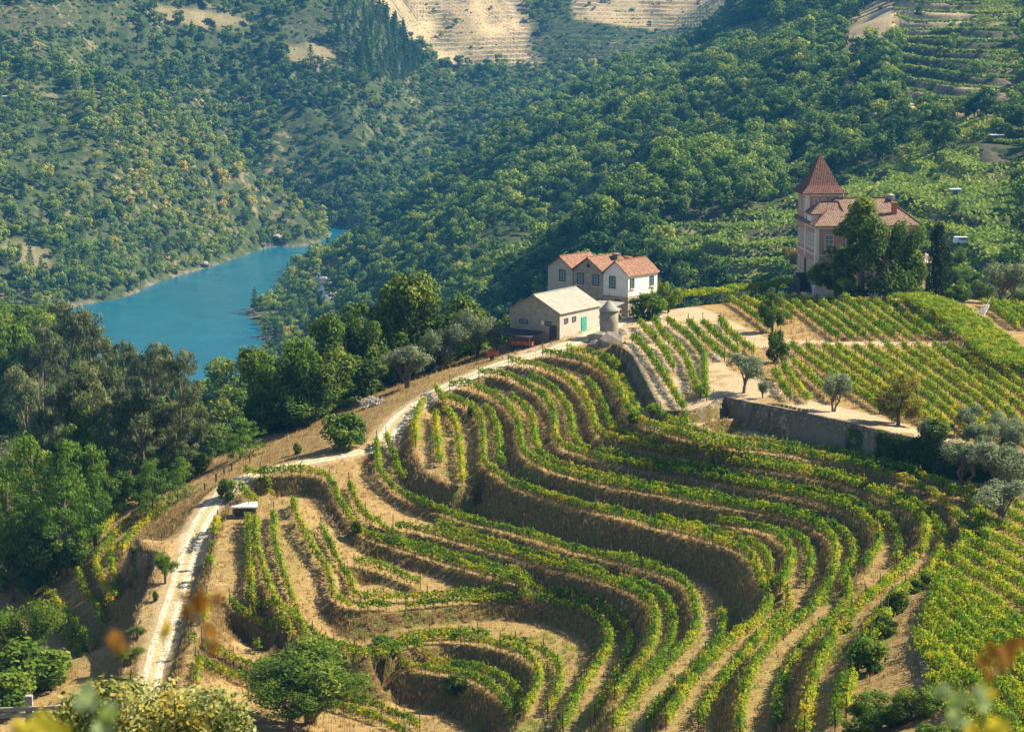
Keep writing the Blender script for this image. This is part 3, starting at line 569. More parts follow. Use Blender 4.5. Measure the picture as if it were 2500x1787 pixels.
def unit(n, r): d = r.normal(size=(n, 3)); return d / np.linalg.norm(d, axis=1)[:, None]
def cards(C, S, Nn, r, asp=1.0, axis=None):
    """diamond leaves: centres, sizes, normals"""
    n = len(C); Nn = Nn / (np.linalg.norm(Nn, axis=1)[:, None] + 1e-9)
    a = unit(n, r) if axis is None else axis + .25 * r.normal(size=(n, 3)); a = a - (a * Nn).sum(1)[:, None] * Nn; a /= np.linalg.norm(a, axis=1)[:, None] + 1e-9; b = np.cross(Nn, a)
    S = np.asarray(S)[:, None]; w_ = S * .5 * asp
    V = np.stack([C - a * S * .6, C - b * w_ - a * S * .08, C + a * S * .6, C + b * w_ - a * S * .08], 1)
    return V.reshape(-1, 3), np.arange(4 * n).reshape(-1, 4)
def crown_mesh(name, centers, radii, per, size, mat, r, asp=.75, flat=1.0, outw=1.1, up=.35, axis=None, tint_sc=.35, tint0=.42, shell=.55, zt=.12):
    n = len(centers); k = np.repeat(np.arange(n), per); d = unit(len(k), r); rad = radii[k] * (shell + (1.08 - shell) * r.random(len(k)) ** .6)
    P = centers[k] + d * rad[:, None] * np.array([1, 1, flat]); zc = (P[:, 2] - P[:, 2].min()) / (np.ptp(P[:, 2]) + 1e-6)
    nrm = d * outw + unit(len(k), r) * .8 + np.array([0, 0, up])
    ax = None if axis is None else (d * axis[0] + np.array([0, 0, axis[1]]))
    V, F = cards(P, size * (.65 + .7 * r.random(len(k))), nrm, r, asp, ax)
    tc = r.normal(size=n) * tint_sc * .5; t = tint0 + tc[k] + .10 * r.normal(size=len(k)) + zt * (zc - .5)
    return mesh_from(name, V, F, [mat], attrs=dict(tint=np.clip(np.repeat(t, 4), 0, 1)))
def blob(n, r, c, rad, surf=.5):
    d = unit(n, r); q = (surf + (1 - surf) * r.random(n)) ** .7; return np.array(c) + d * np.array(rad) * q[:, None]
def trunk_mb(pts_r, n=7):
    mb = MB()
    for pts, rad in pts_r: mb.tube(pts, rad, n)
    return mb
def limbs(r, base_h, centers, rt, k, lean=(0, 0), trunk_top=None):
    out = []; t0 = Vector((0, 0, 0)); top = Vector((lean[0], lean[1], base_h)); out.append(([(0, 0, -.8), (lean[0] * .4, lean[1] * .4, base_h * .55), tuple(top)], [rt * 1.25, rt, rt * .8]))
    for i in r.choice(len(centers), min(k, len(centers)), replace=False):
        c = centers[i]; mid = (np.array(top) * .55 + c * .45) + np.array([0, 0, .08 * base_h]) + r.normal(size=3) * .15
        out.append(([tuple(top - Vector((0, 0, rt))), tuple(mid), tuple(c)], [rt * .55, rt * .33, rt * .10]))
    return out
TPL = {}
def tpl(kind, var, W, Hh, crown, trunk):
    a = np.empty(len(crown.vertices) * 3, np.float32); crown.vertices.foreach_get("co", a); a = a.reshape(-1, 3); TPL.setdefault(kind, []).append((2 * float(np.percentile(np.abs(a[:, :2]), 96.5)), float(np.percentile(a[:, 2], 99.3)), crown, trunk))
def mk_tpls():
    for v in range(3):      # broad dense oak
        r = np.random.default_rng(10 + v); H_ = 9.0
        lob = blob(11, r, (0, 0, 4.3), (2.9, 2.9, 2.9), .8); C = np.concatenate([blob(10, r, l, (1.4, 1.4, 1.2), .4) for l in lob]); C = C[C[:, 2] > .9]; rd = .55 + .45 * r.random(len(C))
        cm = crown_mesh("oak_crown", C, rd, 105, .26, ML['oak'], r); tb = trunk_mb(limbs(r, 3.2, C, .30, 12)).build("oak_trunk_t", M_BARK); tpl('oak', v, 8.2, H_, cm, tb.data); bpy.data.objects.remove(tb)
        cm = cm.copy(); cm.materials[0] = ML['green']; tpl('green', v, 8.2, H_, cm, TPL['oak'][-1][3])
        cm = cm.copy(); cm.materials[0] = ML['autumn']; tpl('autumn', v, 8.2, H_, cm, TPL['oak'][-1][3])
    for v in range(3):      # olive: several stems, airy silver crown
        r = np.random.default_rng(30 + v); lob = blob(7, r, (0, 0, 3.1), (1.5, 1.5, 1.1), .7); C = np.concatenate([blob(9, r, l, (.85, .85, .8), .3) for l in lob]); C = C[C[:, 2] > .7]; rd = .40 + .32 * r.random(len(C))
        cm = crown_mesh("olive_crown", C, rd, 120, .20, ML['olive'], r, asp=.38, up=.2, axis=(.9, .5), tint_sc=.3, shell=.35); L = []
        for k in range(3): L += limbs(r, 1.1 + .3 * k, C, .13, 6, (r.normal() * .35, r.normal() * .35))
        tb = trunk_mb(L).build("x", M_BARK); tpl('olive', v, 4.6, 4.8, cm, tb.data); bpy.data.objects.remove(tb)
        cm = cm.copy(); cm.materials[0] = ML['green']; tpl('feather', v, 4.6, 4.8, cm, TPL['olive'][-1][3])
    for v in range(3):      # pine with tufted rising branches
        r = np.random.default_rng(50 + v); C = []; 
        for k in range(9):
            z = 3.4 + k * .86; R_ = 2.9 * (1 - (k / 9.5) ** 1.6) + .3
            for a in range(int(6 - k * .35)): t = 2 * math.pi * (a / 6.0) + k * .9 + r.normal() * .3; q = R_ * (.55 + .5 * r.random()); C.append((q * math.cos(t), q * math.sin(t), z + .25 * q + r.normal() * .25)); C.append((q * .5 * math.cos(t), q * .5 * math.sin(t), z + r.normal() * .25))
        C = np.array(C); rd = .45 + .3 * r.random(len(C)); cm = crown_mesh("pine_crown", C, rd, 85, .30, ML['pine'], r, asp=.28, up=.1, axis=(.7, 1.1), flat=.8, shell=.3, tint_sc=.35)
        tb = trunk_mb([([(0, 0, -1), (.1, .05, 5), (0, 0, 10.5)], [.24, .17, .05])] + [([(0, 0, c[2] - .7), tuple(c)], [.07, .02]) for c in C[::3]]).build("x", M_BARK); tpl('pine', v, 5.8, 12.0, cm, tb.data); bpy.data.objects.remove(tb)
        C2 = C.copy(); C2[:, 2] = (C2[:, 2] - 3.4) * .9 + .9; cm = crown_mesh("young_pine_crown", C2, rd, 80, .28, ML['pine'], r, asp=.28, up=.1, axis=(.7, 1.1), flat=.8, shell=.3); tb = trunk_mb([([(0, 0, -1), (0, 0, 7)], [.16, .04])]).build("x", M_BARK); tpl('youngpine', v, 5.8, 8.4, cm, tb.data); bpy.data.objects.remove(tb)
    for v in range(3):      # tall open eucalyptus
        r = np.random.default_rng(70 + v); lob = np.concatenate([blob(17, r, (0, 0, 10.5), (3.9, 3.9, 6.6), .7), blob(5, r, (0, 0, 16.5), (2.2, 2.2, 1.8), .5)]); lob = lob[lob[:, 2] > 3]; C = np.concatenate([blob(8, r, l, (1.35, 1.35, .8), .3) for l in lob]); rd = .5 + .4 * r.random(len(C))
        cm = crown_mesh("eucalyptus_crown", C, rd, 80, .34, ML['euc'], r, asp=.36, axis=(.4, -1.0), up=.1, shell=.25, tint_sc=.4)
        L = [([(0, 0, -2), (.3, .1, 6), (-.1, .2, 12), (.1, 0, 17)], [.30, .22, .14, .04])] + [([(.1, .1, max(2.5, l[2] * .6)), tuple((np.array([.1, .1, l[2] * .6]) + l) / 2 + [0, 0, .8]), tuple(l)], [.10, .07, .02]) for l in lob[::2]]
        tb = trunk_mb(L).build("x", M_PALEBARK); tpl('euc', v, 10.5, 19.0, cm, tb.data); bpy.data.objects.remove(tb)
    for v in range(2):      # cypress column
        r = np.random.default_rng(90 + v); z = np.linspace(.6, 9.2, 60); R_ = .85 * np.sqrt(np.clip(1 - (z / 9.9) ** 2.2, 0, 1)) * smooth(-.6, 1.2, z); t = r.random(60) * 6.28; C = np.stack([R_ * .55 * np.cos(t), R_ * .55 * np.sin(t), z], 1); rd = .22 + R_ * .42
        cm = crown_mesh("cypress_crown", C, rd, 85, .22, ML['cypress'], r, asp=.4, axis=(.15, 1.2), flat=1.5, up=0); tb = trunk_mb([([(0, 0, -.6), (0, 0, 3)], [.18, .1])]).build("x", M_BARK); tpl('cypress', v, 1.9, 10.0, cm, tb.data); bpy.data.objects.remove(tb)
    for v in range(2):      # low round bush, leaves to the ground
        r = np.random.default_rng(110 + v); C = np.concatenate([blob(30, r, (0, 0, 1.2), (1.3, 1.3, 1.0), .5), blob(14, r, (.3, -.2, 1.9), (.8, .8, .6), .3)]); C = C[C[:, 2] > .25]; rd = .34 + .22 * r.random(len(C))
        tb = trunk_mb([([(0, 0, -.4), (.05, 0, 1.2)], [.09, .05])]).build("x", M_BARK); td = tb.data; bpy.data.objects.remove(tb)
        for kn in ('oak', 'green', 'olive'):
            r2 = np.random.default_rng(130 + v); cm = crown_mesh("bush_crown", C, rd, 85, .20, ML[kn], r2); tpl('bush_' + kn, v, 3.4, 2.9, cm, td)
    for v in range(2):      # slim upright tree (poplar habit)
        r = np.random.default_rng(150 + v); z = r.random(90) ** 1.15 * 9.9 + .9; R_ = 2.3 * np.clip(1 - (np.maximum(z - 3.4, (3.4 - z) * 1.6) / 7.6) ** 1.5, .05, 1); t = r.random(90) * 6.28; q = np.sqrt(r.random(90)) * R_; C = np.stack([q * np.cos(t), q * np.sin(t), z], 1); rd = .42 + .3 * r.random(90)
        cm = crown_mesh("upright_crown", C, rd, 85, .26, ML['oak'], r, axis=(.3, .8), tint0=.6); tb = trunk_mb(limbs(r, 3.0, C, .22, 8)).build("x", M_BARK); tpl('upright', v, 4.8, 11.3, cm, tb.data); bpy.data.objects.remove(tb)
mk_tpls()
TN = {'oak': ('oak_tree', 'tree'), 'green': ('leafy_tree', 'tree'), 'autumn': ('autumn_tree', 'tree'), 'olive': ('olive_tree', 'olive tree'), 'feather': ('feathery_tree', 'tree'), 'pine': ('pine_tree', 'pine tree'), 'youngpine': ('young_pine', 'pine tree'), 'euc': ('eucalyptus_tree', 'tree'), 'cypress': ('cypress_tree', 'cypress'), 'bush_oak': ('bush', 'bush'), 'bush_green': ('bush', 'bush'), 'bush_olive': ('bush', 'bush'), 'upright': ('tall_tree', 'tree')}
NT = 0
def tree_at(kind, x, y, z, W, Hh, label, group=None, rz=None, var=None):
    global NT; NT += 1; T = TPL[kind]; W0, H0_, cm, tm_ = T[(NT * 7 // 3 if var is None else var) % len(T)]
    o = empty(TN[kind][0], (x, y, z), (NT * 2.39) % 6.28 if rz is None else rz); o.scale = (W / W0, W / W0, Hh / H0_)
    link("crown", cm, o); link("trunk", tm_, o); tag(o, label, TN[kind][1], group); return o
def top_at(kind, u, v, wpx, label, hr=None, group=None, dy=0.0, y0=112.0, var=None, span=170.0):
    """tree whose top is seen at (u, v), wpx wide in the photo; it stands on the first ground that fits"""
    T0_ = TPL[kind][0]; hr = hr or T0_[1] / T0_[0]; hgt = 6.0; y = 300.0
    for _ in range(4):
        ys = np.concatenate([np.arange(y0, 420, 1.0), np.arange(420, 900, 4.0)]); p = at_y(np.full(len(ys), u), np.full(len(ys), v), ys); W_ = wpx * np.hypot(ys, 0) * 1.01 / FPX
        d = p[:, 2] - W_ * hr - gz(p[:, 0], p[:, 1]); nn_ = max(1, int((ys < y0 + span).sum())); d = d[:nn_]; k = np.argmax(d < 0); k = k if d[k] < 0 else int(np.argmin(d)); break
    y = ys[k] + dy; q = at_y(u, v, y); Wm = wpx * y * 1.01 / FPX; z = float(gz(q[0], q[1])); return tree_at(kind, q[0], q[1], z - .1, Wm, max(q[2] - z, Wm * .5), label, group, var=var)
def base_at(kind, u, vb, wpx, hpx, label, group=None, var=None, y0=112.0):
    x, y, z = on_ground(u, vb, y0); s = y * 1.012 / FPX; return tree_at(kind, x, y, z - .1, wpx * s, hpx * s, label, group, var=var)
# ------------------------------------------------------------------ vine rows
ORD = ['first','second','third','fourth','fifth','sixth','seventh','eighth','ninth','tenth','eleventh','twelfth','thirteenth','fourteenth','fifteenth','sixteenth','seventeenth','eighteenth','nineteenth','twentieth','twenty-first','twenty-second','twenty-third','twenty-fourth','twenty-fifth','twenty-sixth','twenty-seventh','twenty-eighth','twenty-ninth','thirtieth']
mbp = MB(); mbp.tube([(0, 0, -.3), (0, 0, 1.85)], .05, 5); _p = mbp.build("post", M_POST); POSTME = _p.data; bpy.data.objects.remove(_p)
NROW = 0; VLEN = 0.0
def vine_row(P, label, group, hgt=1.38, wid=.29, dens=115, gapn=.25, yel=0.0, posts=True, leaf=.18, seed=None, red=.5, mask_=None, cat="vine row", arch=False):
    """P: polyline (n,2+) in plan; leaves hang on a wire trellis with a stem every metre"""
    global NROW, VLEN; NROW += 1; r = np.random.default_rng(NROW * 13 + 5); P = resample(P, .25); n = len(P)
    if n < 8: return None
    P = P.copy(); P[:, :2] += .07 * r.normal(size=(1, 2)); s = np.arange(n) * .25; VLEN += s[-1]; gzv = sample(HN, P[:, 0], P[:, 1])
    vig = vnoise(s * .9, s * 0 + NROW * 3.7, 5) * .5 + vnoise(s * .22, s * 0 + NROW * 1.3, 6) * .7                       # vigour along the row
    keep = vig > (-1.0 + gapn * 1.5)
    if mask_ is not None: keep &= mask_(s / s[-1])
    m = int(dens * s[-1]); npl = max(2, int(s[-1] / 1.05)); pk = r.integers(0, npl, m); sp = (pk + .5) * s[-1] / npl + .34 * r.normal(size=m); sp = np.clip(sp, 0, s[-1] - .01); i = (sp / .25).astype(int); fr = sp / .25 - i; ph_ = (.78 + .42 * r.random(npl))[pk]; pt_ = (.07 * r.normal(size=npl))[pk]; i2 = np.minimum(i + 1, n - 1); ok = keep[i]
    i, i2, fr, ph_, pt_ = i[ok], i2[ok], fr[ok], ph_[ok], pt_[ok]; m = len(i)
    if m < 10: return None
    base = P[i, :2] * (1 - fr[:, None]) + P[i2, :2] * fr[:, None]; tn = normals(P)[i]
    vg = .82 + .30 * vig[i]; ph = np.abs(np.sin(s[i] * math.pi / 1.0 + NROW)) ** .5; a = r.random(m) ** .75
    h = (.42 + .1 * (1 - ph)) + a * (hgt - .42) * vg * ph_; lat = r.normal(size=m) * wid * (.55 + .45 * vg) * (1.15 - .5 * a) + .10 * vnoise(s[i] * 2.1, s[i] * 0, NROW)
    shoot = r.random(m) < .07; h = h + shoot * r.random(m) * .38
    C = np.c_[base + tn * lat[:, None], gzv[i] + h]; nr = np.c_[tn * np.sign(lat)[:, None] * .8, np.full(m, .55)] + unit(m, r) * .75
    V, F = cards(C, leaf * (.7 + .65 * r.random(m)), nr, r, .95)
    loc = vnoise(s[i] * .5, s[i] * 0 + NROW * 7.1, 9); t = .33 + pt_ + .16 * r.normal(size=m) + .16 * loc + yel + .10 * (1 - a) + .12 * (1 - vg)
    rd_ = (vnoise(s[i] * .35, s[i] * 0 + NROW * 2.2, 10) > .62 - red * .25) & (r.random(m) < .35 * red); t = np.where(rd_, .8 + .2 * r.random(m), np.minimum(t, .84))
    Vs, Fs, mi, tt = [V], [F], [np.zeros(len(F), int)], [np.repeat(np.clip(t, 0, 1), 4)]
    st = np.arange(2, n - 2, 4); st = st[keep[st]]; b = P[st, :2] + r.normal(size=(len(st), 2)) * .05; z0 = gzv[st]; hh = .55 + .35 * r.random(len(st)); dx = r.normal(size=(len(st), 2)) * .08
    for ang in (0.0, 1.57):
        ca, sa = math.cos(ang) * .032, math.sin(ang) * .032
        q = np.stack([np.c_[b + [-ca, -sa], z0 - .1], np.c_[b + [ca, sa], z0 - .1], np.c_[b + dx + [ca * .6, sa * .6], z0 + hh], np.c_[b + dx - [ca * .6, sa * .6], z0 + hh]], 1).reshape(-1, 3)
        Fs.append(np.arange(len(q)).reshape(-1, 4) + sum(len(v) for v in Vs)); Vs.append(q); mi.append(np.ones(len(q) // 4, int)); tt.append(np.zeros(len(q)))
    org = np.array([P[0, 0], P[0, 1], gzv[0]]); me = mesh_from("vine_row", np.concatenate(Vs) - org, np.concatenate(Fs), [ML['vine'], M_BARK], mi=np.concatenate(mi), attrs=dict(tint=np.concatenate(tt)))
    o = link("vine_row", me, None, org); tag(o, label, cat, group)
    if posts:
        for k in np.linspace(0, n - 1, max(2, int(s[-1] / 4.6) + 1)).astype(int): link("post", POSTME, o, (P[k, 0] - org[0], P[k, 1] - org[1], gzv[k] - org[2]), float(r.random() * 3), (1, 1, .9 + .2 * r.random()))
    return o
TNAMES = ['T1','T2','T3','T4','T5','T6','T7','T8','T9a','T9','T9b','T10','T11','T12','T13']
OUT_OK = {'T1': (0, .97), 'T9a': (.03, .97), 'T7': (.02, .55), 'T13': (.0, 1), 'T11': (.06, .97), 'T3': (0, .96), 'T6': (0, .98), 'T9': (0, 1)}
INN_OK = {'T1': [(.02, .12), (.34, .9)], 'T2': [(.08, .985)], 'T3': [(.05, .95)], 'T4': [(.06, .985)], 'T5': [(.25, .95)], 'T6': [(.05, .24), (.42, .985)], 'T7': [], 'T8': [(0, .14), (.66, .985)], 'T9a': [(.08, .93)], 'T9': [(.22, .98)], 'T9b': [], 'T10': [(.08, .97)], 'T11': [(.04, .96)], 'T12': [(0, .9)], 'T13': [(0, .95)]}
WIDE = {'T2': (.55, 3.3), 'T4': (.6, 3.3), 'T8': (.6, 3.0), 'T3': (.7, 3.0), 'T6': (.74, 3.0), 'T10': (.75, 3.0), 'T9a': (.7, 3.0)}
for ti, k in enumerate(TNAMES):
    e_ = EDGE[k]; n = len(e_); f = np.linspace(0, 1, n); a, b = OUT_OK.get(k, (0, .99)); yl = {'T7': .16, 'T6': .04, 'T10': .03, 'T11': .04, 'T1': .05, 'T2': .06}.get(k, 0)
    P = off(e_, -.42)[(f >= a) & (f <= b)]; vine_row(P, f"outer vine row along the edge of the {ORD[ti]} terrace down", "vine rows curving along the terraces", yel=yl, gapn=.3 if k in ('T9b', 'T13', 'T7') else .14, red=.7 if k in ('T1', 'T2', 'T3', 'T12') else .35)
    up = UPD[k]; inn = np.clip(up * .55, 1.35, 2.5)
    if k in WIDE: inn = inn + (WIDE[k][1] - inn) * smooth(WIDE[k][0], WIDE[k][0] + .12, f) * (up > 4.6)
    inn = sm1(inn, 15)
    for j, (a, b) in enumerate(INN_OK.get(k, [])):
        mk = (f >= a) & (f <= b); nn = normals(e_); P = np.c_[e_[:, :2] - nn * inn[:, None], e_[:, 2]][mk]
        if len(P) > 12: vine_row(P[::3], f"inner vine row under the bank on the {ORD[ti]} terrace down" + (" near the farm road" if b < .3 else (" further round the bend" if j else "")), "vine rows curving along the terraces", yel=yl, gapn=.22, red=.5)
def srow(pts, z, label, group, **kw):
    P = at_z(*np.array(pts, float).T, z); vine_row(chaikin(P, 1), label, group, **kw)
for q, pts, z in (('beside the fresh earth', [(1060,998),(1099,1031),(1117,1063),(1122,1107),(1126,1140)], -7.2), ('second from the farm road', [(1066,1036),(1070,1080),(1076,1118)], -7.4)):
    srow(pts, z, f"short yellowing vine row on the oval terrace {q}", "short vine rows on the oval terrace", yel=.14, posts=False)
srow([(608,1285),(606,1330),(612,1390),(628,1450)], -13.4, "sparse vine row along the nose of the spur right of the lower road", "sparse vine rows on the spur", gapn=.5, yel=.1)
srow([(532,1320),(520,1370),(508,1430),(492,1500),(476,1570)], -15, "sparse young vine row on the lip above the shaded road side", "sparse vine rows on the spur", gapn=.62, yel=.1)
srow([(598,1175),(640,1182),(668,1196)], -11.2, "short vine row in the hollow under the first road bend", "short vine rows by the stone shelter", gapn=0, posts=False)
srow([(585,1200),(610,1222),(628,1232)], -11.4, "short vine row directly behind the stone shelter", "short vine rows by the stone shelter", gapn=0, posts=False)
# plateau, left block
LB = [[(1545,826),(1589,875),(1627,921),(1660,963),(1680,992)],[(1562,790),(1582,812),(1601,832)],[(1611,848),(1630,874),(1647,901)],[(1599,786),(1623,828),(1671,872),(1689,917),(1711,961)],[(1631,789),(1682,828),(1716,868),(1722,906),(1719,934),(1727,965)],[(1681,792),(1711,828),(1769,881)],[(1716,795),(1749,828),(1802,870)],[(1760,789),(1784,828),(1842,868)]]
for i, pts in enumerate(LB): srow(pts, 0, f"{ORD[i]} straight vine row from the round tower on the upper yard", "straight vine rows beside the round tower", gapn=.05, hgt=1.35, red=.1)
for i in range(17):
    u0, v0 = 1778 + 35.3 * i, 716 + 1.4 * i; v1 = 832 + (2 if i > 2 else 0); du = (v1 - v0) / .876; u1 = u0 + du
    if u1 > 2350: u1 = 2350; v1 = v0 + (u1 - u0) * .876
    if i < 4: u1 = min(u1, 1885 + 8 * i + 30 * (i > 1)); v1 = v0 + (u1 - u0) * .876
    if u1 - u0 > 14: srow([(u0, v0 + 10), ((u0 + u1) / 2, (v0 + v1) / 2 + 8), (u1, v1)], .1, f"{ORD[i]} slanting vine row in the upper block below the pink house", "slanting vine rows in the upper block", gapn=.02, hgt=1.38, red=.05, yel=.04 * (i % 4 == 1), posts=(i % 2 == 0))
LC = [((1893,917),(1929,973)),((1913,902),(1976,981)),((1937,890),(2040,980))]
def endv(u): return np.interp(u, [1929, 2000, 2123, 2293, 2440, 2600], [975, 985, 1003, 1044, 1072, 1110])
for i in range(19):
    u0 = 1930 + 38.8 * i; v0 = 856 + .25 * i; u1 = u0 + 30
    for _ in range(90):
        if v0 + (u1 - u0) * .66 > endv(u1) - 8: break
        u1 += 8
    u1 = min(u1, 2780)
    LC.append(((u0, v0), (u1, v0 + (u1 - u0) * .66)))
for i, (a, b) in enumerate(LC): srow([a, ((a[0] + b[0]) / 2, (a[1] + b[1]) / 2 + 2), b], .1, f"{ORD[i]} long vine row from the left in the lower block above the stone wall", "long vine rows above the stone wall", gapn=.02, hgt=1.38, red=.05, yel=.03 + .04 * (i % 3), posts=(i % 2 == 0))
# left of the lower road
for i, pts in enumerate(LROWS):
    vine_row(chaikin(world(pts), 1), f"{ORD[i]} vine row counted from the woods below the lower road", "vine rows left of the lower road", yel=.12 if i < 4 else .04, gapn=0, posts=(i % 2 == 0))
# young dense vineyard at the right edge
RB = [[(2240,1560),(2300,1610),(2380,1690),(2440,1760)],[(2252,1530),(2320,1590),(2400,1665),(2480,1745)],[(2262,1505),(2330,1560),(2420,1640),(2520,1740)],[(2272,1478),(2350,1540),(2440,1620),(2530,1700)],[(2280,1452),(2370,1520),(2460,1600),(2540,1670)],[(2292,1425),(2390,1500),(2480,1570),(2550,1630)],[(2240,1590),(2280,1640),(2340,1710),(2390,1780)],[(2300,1400),(2400,1470),(2500,1545)],[(2318,1375),(2420,1440),(2520,1510)],[(2335,1350),(2440,1410),(2530,1470)],[(2352,1325),(2450,1380),(2540,1430)],[(2372,1300),(2460,1350),(2540,1395)],[(2392,1275),(2480,1320),(2550,1355)],[(2420,1250),(2500,1290),(2560,1315)],[(2270,1680),(2310,1730),(2350,1790)],[(2320,1420),(2300,1445),(2290,1470)],[(2440,1235),(2510,1262),(2560,1280)]]
for i, pts in enumerate(RB):
    P = np.array([on_ground(*q) for q in pts]); P = np.concatenate([P, [P[-1] + (P[-1] - P[-2]) * min(1.6, 14.0 / max(2.0, float(np.linalg.norm(P[-1] - P[-2]))))]]); vine_row(P, f"{ORD[i]} leafy vine row in the dense vineyard right of the walled track", "dense vine rows at the right edge", hgt=1.3, wid=.40, dens=115, gapn=-.2, yel=.04, red=.05, posts=False)
for i, (pts, sp) in enumerate([([(2180,1480),(2165,1520),(2120,1600),(2080,1660),(2050,1710),(2040,1790)], .1), ([(2376,1265),(2400,1300),(2412,1345)], .1), ([(2362,1215),(2380,1232),(2392,1258)], .1)]):
    P = np.array([on_ground(*q) for q in pts]); vine_row(chaikin(P, 1), ["vine row descending beside the walled track at the lower right", "vine row beside the sandy gap at the right", "short vine row under the olive trees at the right"][i], "vine rows near the walled track", gapn=sp)
print("vine rows", NROW, "length", round(VLEN))
# ------------------------------------------------------------------ the woods on the valley sides
def far_tpl(name, C, rd, per, size, r, asp=.8, tr=None, **kw):
    cm = crown_mesh(name, np.asarray(C, float), np.asarray(rd, float), per, size, ML['far'], r, asp=asp, tint0=.0, tint_sc=.16, zt=.16, **kw)
    me = cm
    at = me.attributes["tint"]; n = len(at.data); v = np.empty(n, np.float32); at.data.foreach_get("value", v)
    # tints are offsets round zero here: the tree's own tint is added to them
    return me
def clipless(C, rd, per, size, r, asp, name, **kw):
    n = len(C); k = np.repeat(np.arange(n), per); d = unit(len(k), r); q = .55 + .5 * r.random(len(k)) ** .6; P = np.asarray(C)[k] + d * (np.asarray(rd)[k] * q)[:, None] * np.array([1, 1, .85])
    nr = d * 1.1 + unit(len(k), r) * .7 + np.array([0, 0, .35]); V, F = cards(P, size * (.65 + .7 * r.random(len(k))), nr, r, asp)
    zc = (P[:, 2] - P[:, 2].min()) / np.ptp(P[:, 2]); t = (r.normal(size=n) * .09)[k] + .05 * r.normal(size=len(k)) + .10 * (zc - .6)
    tv = trunk_mb([([(0, 0, -2.0), (0, 0, float(np.min(np.asarray(C)[:, 2])) + 1.5)], [.22, .12])], 4) if False else None
    W_, Wf = [], []
    for a in range(4):
        t0, t1 = a * math.pi / 2, (a + 1) * math.pi / 2; zt = float(np.min(np.asarray(C)[:, 2])) + 1.0
        W_ += [(.2 * math.cos(t0), .2 * math.sin(t0), -2.5), (.2 * math.cos(t1), .2 * math.sin(t1), -2.5), (.12 * math.cos(t1), .12 * math.sin(t1), zt), (.12 * math.cos(t0), .12 * math.sin(t0), zt)]
    F2 = np.arange(16).reshape(4, 4) + len(V); V = np.concatenate([V, np.array(W_)]); F = np.concatenate([F, F2])
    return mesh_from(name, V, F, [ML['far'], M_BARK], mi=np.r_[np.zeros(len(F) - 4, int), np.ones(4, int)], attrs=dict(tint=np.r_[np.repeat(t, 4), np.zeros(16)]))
FT = []
for v in range(4):        # round broadleaved crowns about 8 m wide
    r = np.random.default_rng(200 + v); l = blob(6, r, (0, 0, 4.6), (2.4, 2.4, 1.9), .8); C = np.concatenate([blob(4, r, a, (1.0, 1.0, .8), .5) for a in l] + [blob(4, r, (0, 0, 6.4), (1.2, 1.2, .6), .4)]); FT.append(('woodland_tree', clipless(C, (.75 + .45 * r.random(len(C))), 26, .52, r, .85, "woodland_tree")))
for v in range(2):        # conifers
    r = np.random.default_rng(220 + v); C = [(0, 0, 10.6)]; rd = [.35]
    for k in range(7):
        R_ = 2.2 * (1 - k / 7.6)
        for a in range(4): t = a * 1.57 + k; C.append((R_ * math.cos(t) * .6, R_ * math.sin(t) * .6, 2.2 + k * 1.2)); rd.append(.45 + R_ * .3)
    FT.append(('woodland_conifer', clipless(np.array(C), np.array(rd), 24, .5, r, .5, "woodland_conifer")))
r = np.random.default_rng(230); C = np.concatenate([blob(26, r, (0, 0, 8.6), (3.6, 3.6, .9), .3)]); FT.append(('umbrella_pine', clipless(C, .7 + .3 * r.random(len(C)), 16, .5, r, .6, "umbrella_pine")))
r = np.random.default_rng(231); C = blob(9, r, (0, 0, .7), (1.3, 1.3, .5), .4); FT.append(('scrub_bush', clipless(C, .5 + .3 * r.random(9), 14, .45, r, .8, "scrub_bush")))
r = np.random.default_rng(99); PT = []
y = 415.0
while y < 2350:
    dy = 4.6 + y * .0009; amax = .245; xs = np.arange(-amax * y, amax * y, dy); PT.append(np.c_[xs + r.uniform(-.5, .5, len(xs)) * dy, y + r.uniform(-.5, .5, len(xs)) * dy, np.full(len(xs), dy)]); y += dy
PT = np.concatenate(PT); px, py, pdy = PT.T; pz = hill_z(px, py); pu, pv = proj(np.stack([px, py, pz], -1))
wu = pu + fbm(px / 40, py / 40, 77, 3) * 14; wv_ = pv + fbm(px / 40 + 9, py / 40, 78, 3) * 7
def inm(polys):
    m = np.zeros(len(px), bool)
    for q in polys: m |= in_poly(wu, wv_, q)
    return m
dry, vin, ter = inm(POLY_DRY), inm(POLY_VINE), inm(POLY_TERR)
cl = fbm(px / 70, py / 90, 301, 4); cl2 = fbm(px / 22, py / 26, 305, 3)
pr = np.clip(1.15 + .6 * (cl - .02) + .35 * cl2, .62, 1.0)
dens = np.where(pv < 120, .8, 1.0) * pr; dens = np.where(dry, .035, dens); dens = np.where(vin, .0, dens); dens = np.where(ter & ~dry & ~vin, .03 * (.6 + cl) + .16 * (cl2 > .26), dens)
conif = in_poly(pu, pv, [(820,10),(900,0),(960,60),(1010,130),(1030,180),(980,210),(880,200),(810,150)]); dens = np.where(conif, 1.3, dens)
rail = [(700,640),(770,690),(800,740),(860,800)]
dr = np.full(len(px), 99.0)
keep = (pz > WATER + .4) & (r.random(len(px)) < dens)
top_ang = (pz + 9 - HC) / py; gan = (pz + 3 - HC) / py; binx = ((px / py + .26) / .52 * 260).astype(int); vis = np.zeros(len(px), bool); ordr = np.argsort(py); run = np.full(262, -9.0)
nearmask = np.array([max(((sample(HN, a * yy, yy) + 0 - HC) / yy).max() for yy in [np.arange(200, 400, 2.0)]) for a in (np.arange(262) - .0) / 260 * .52 - .26]); run = np.maximum(run, nearmask - .012)
acc = {}
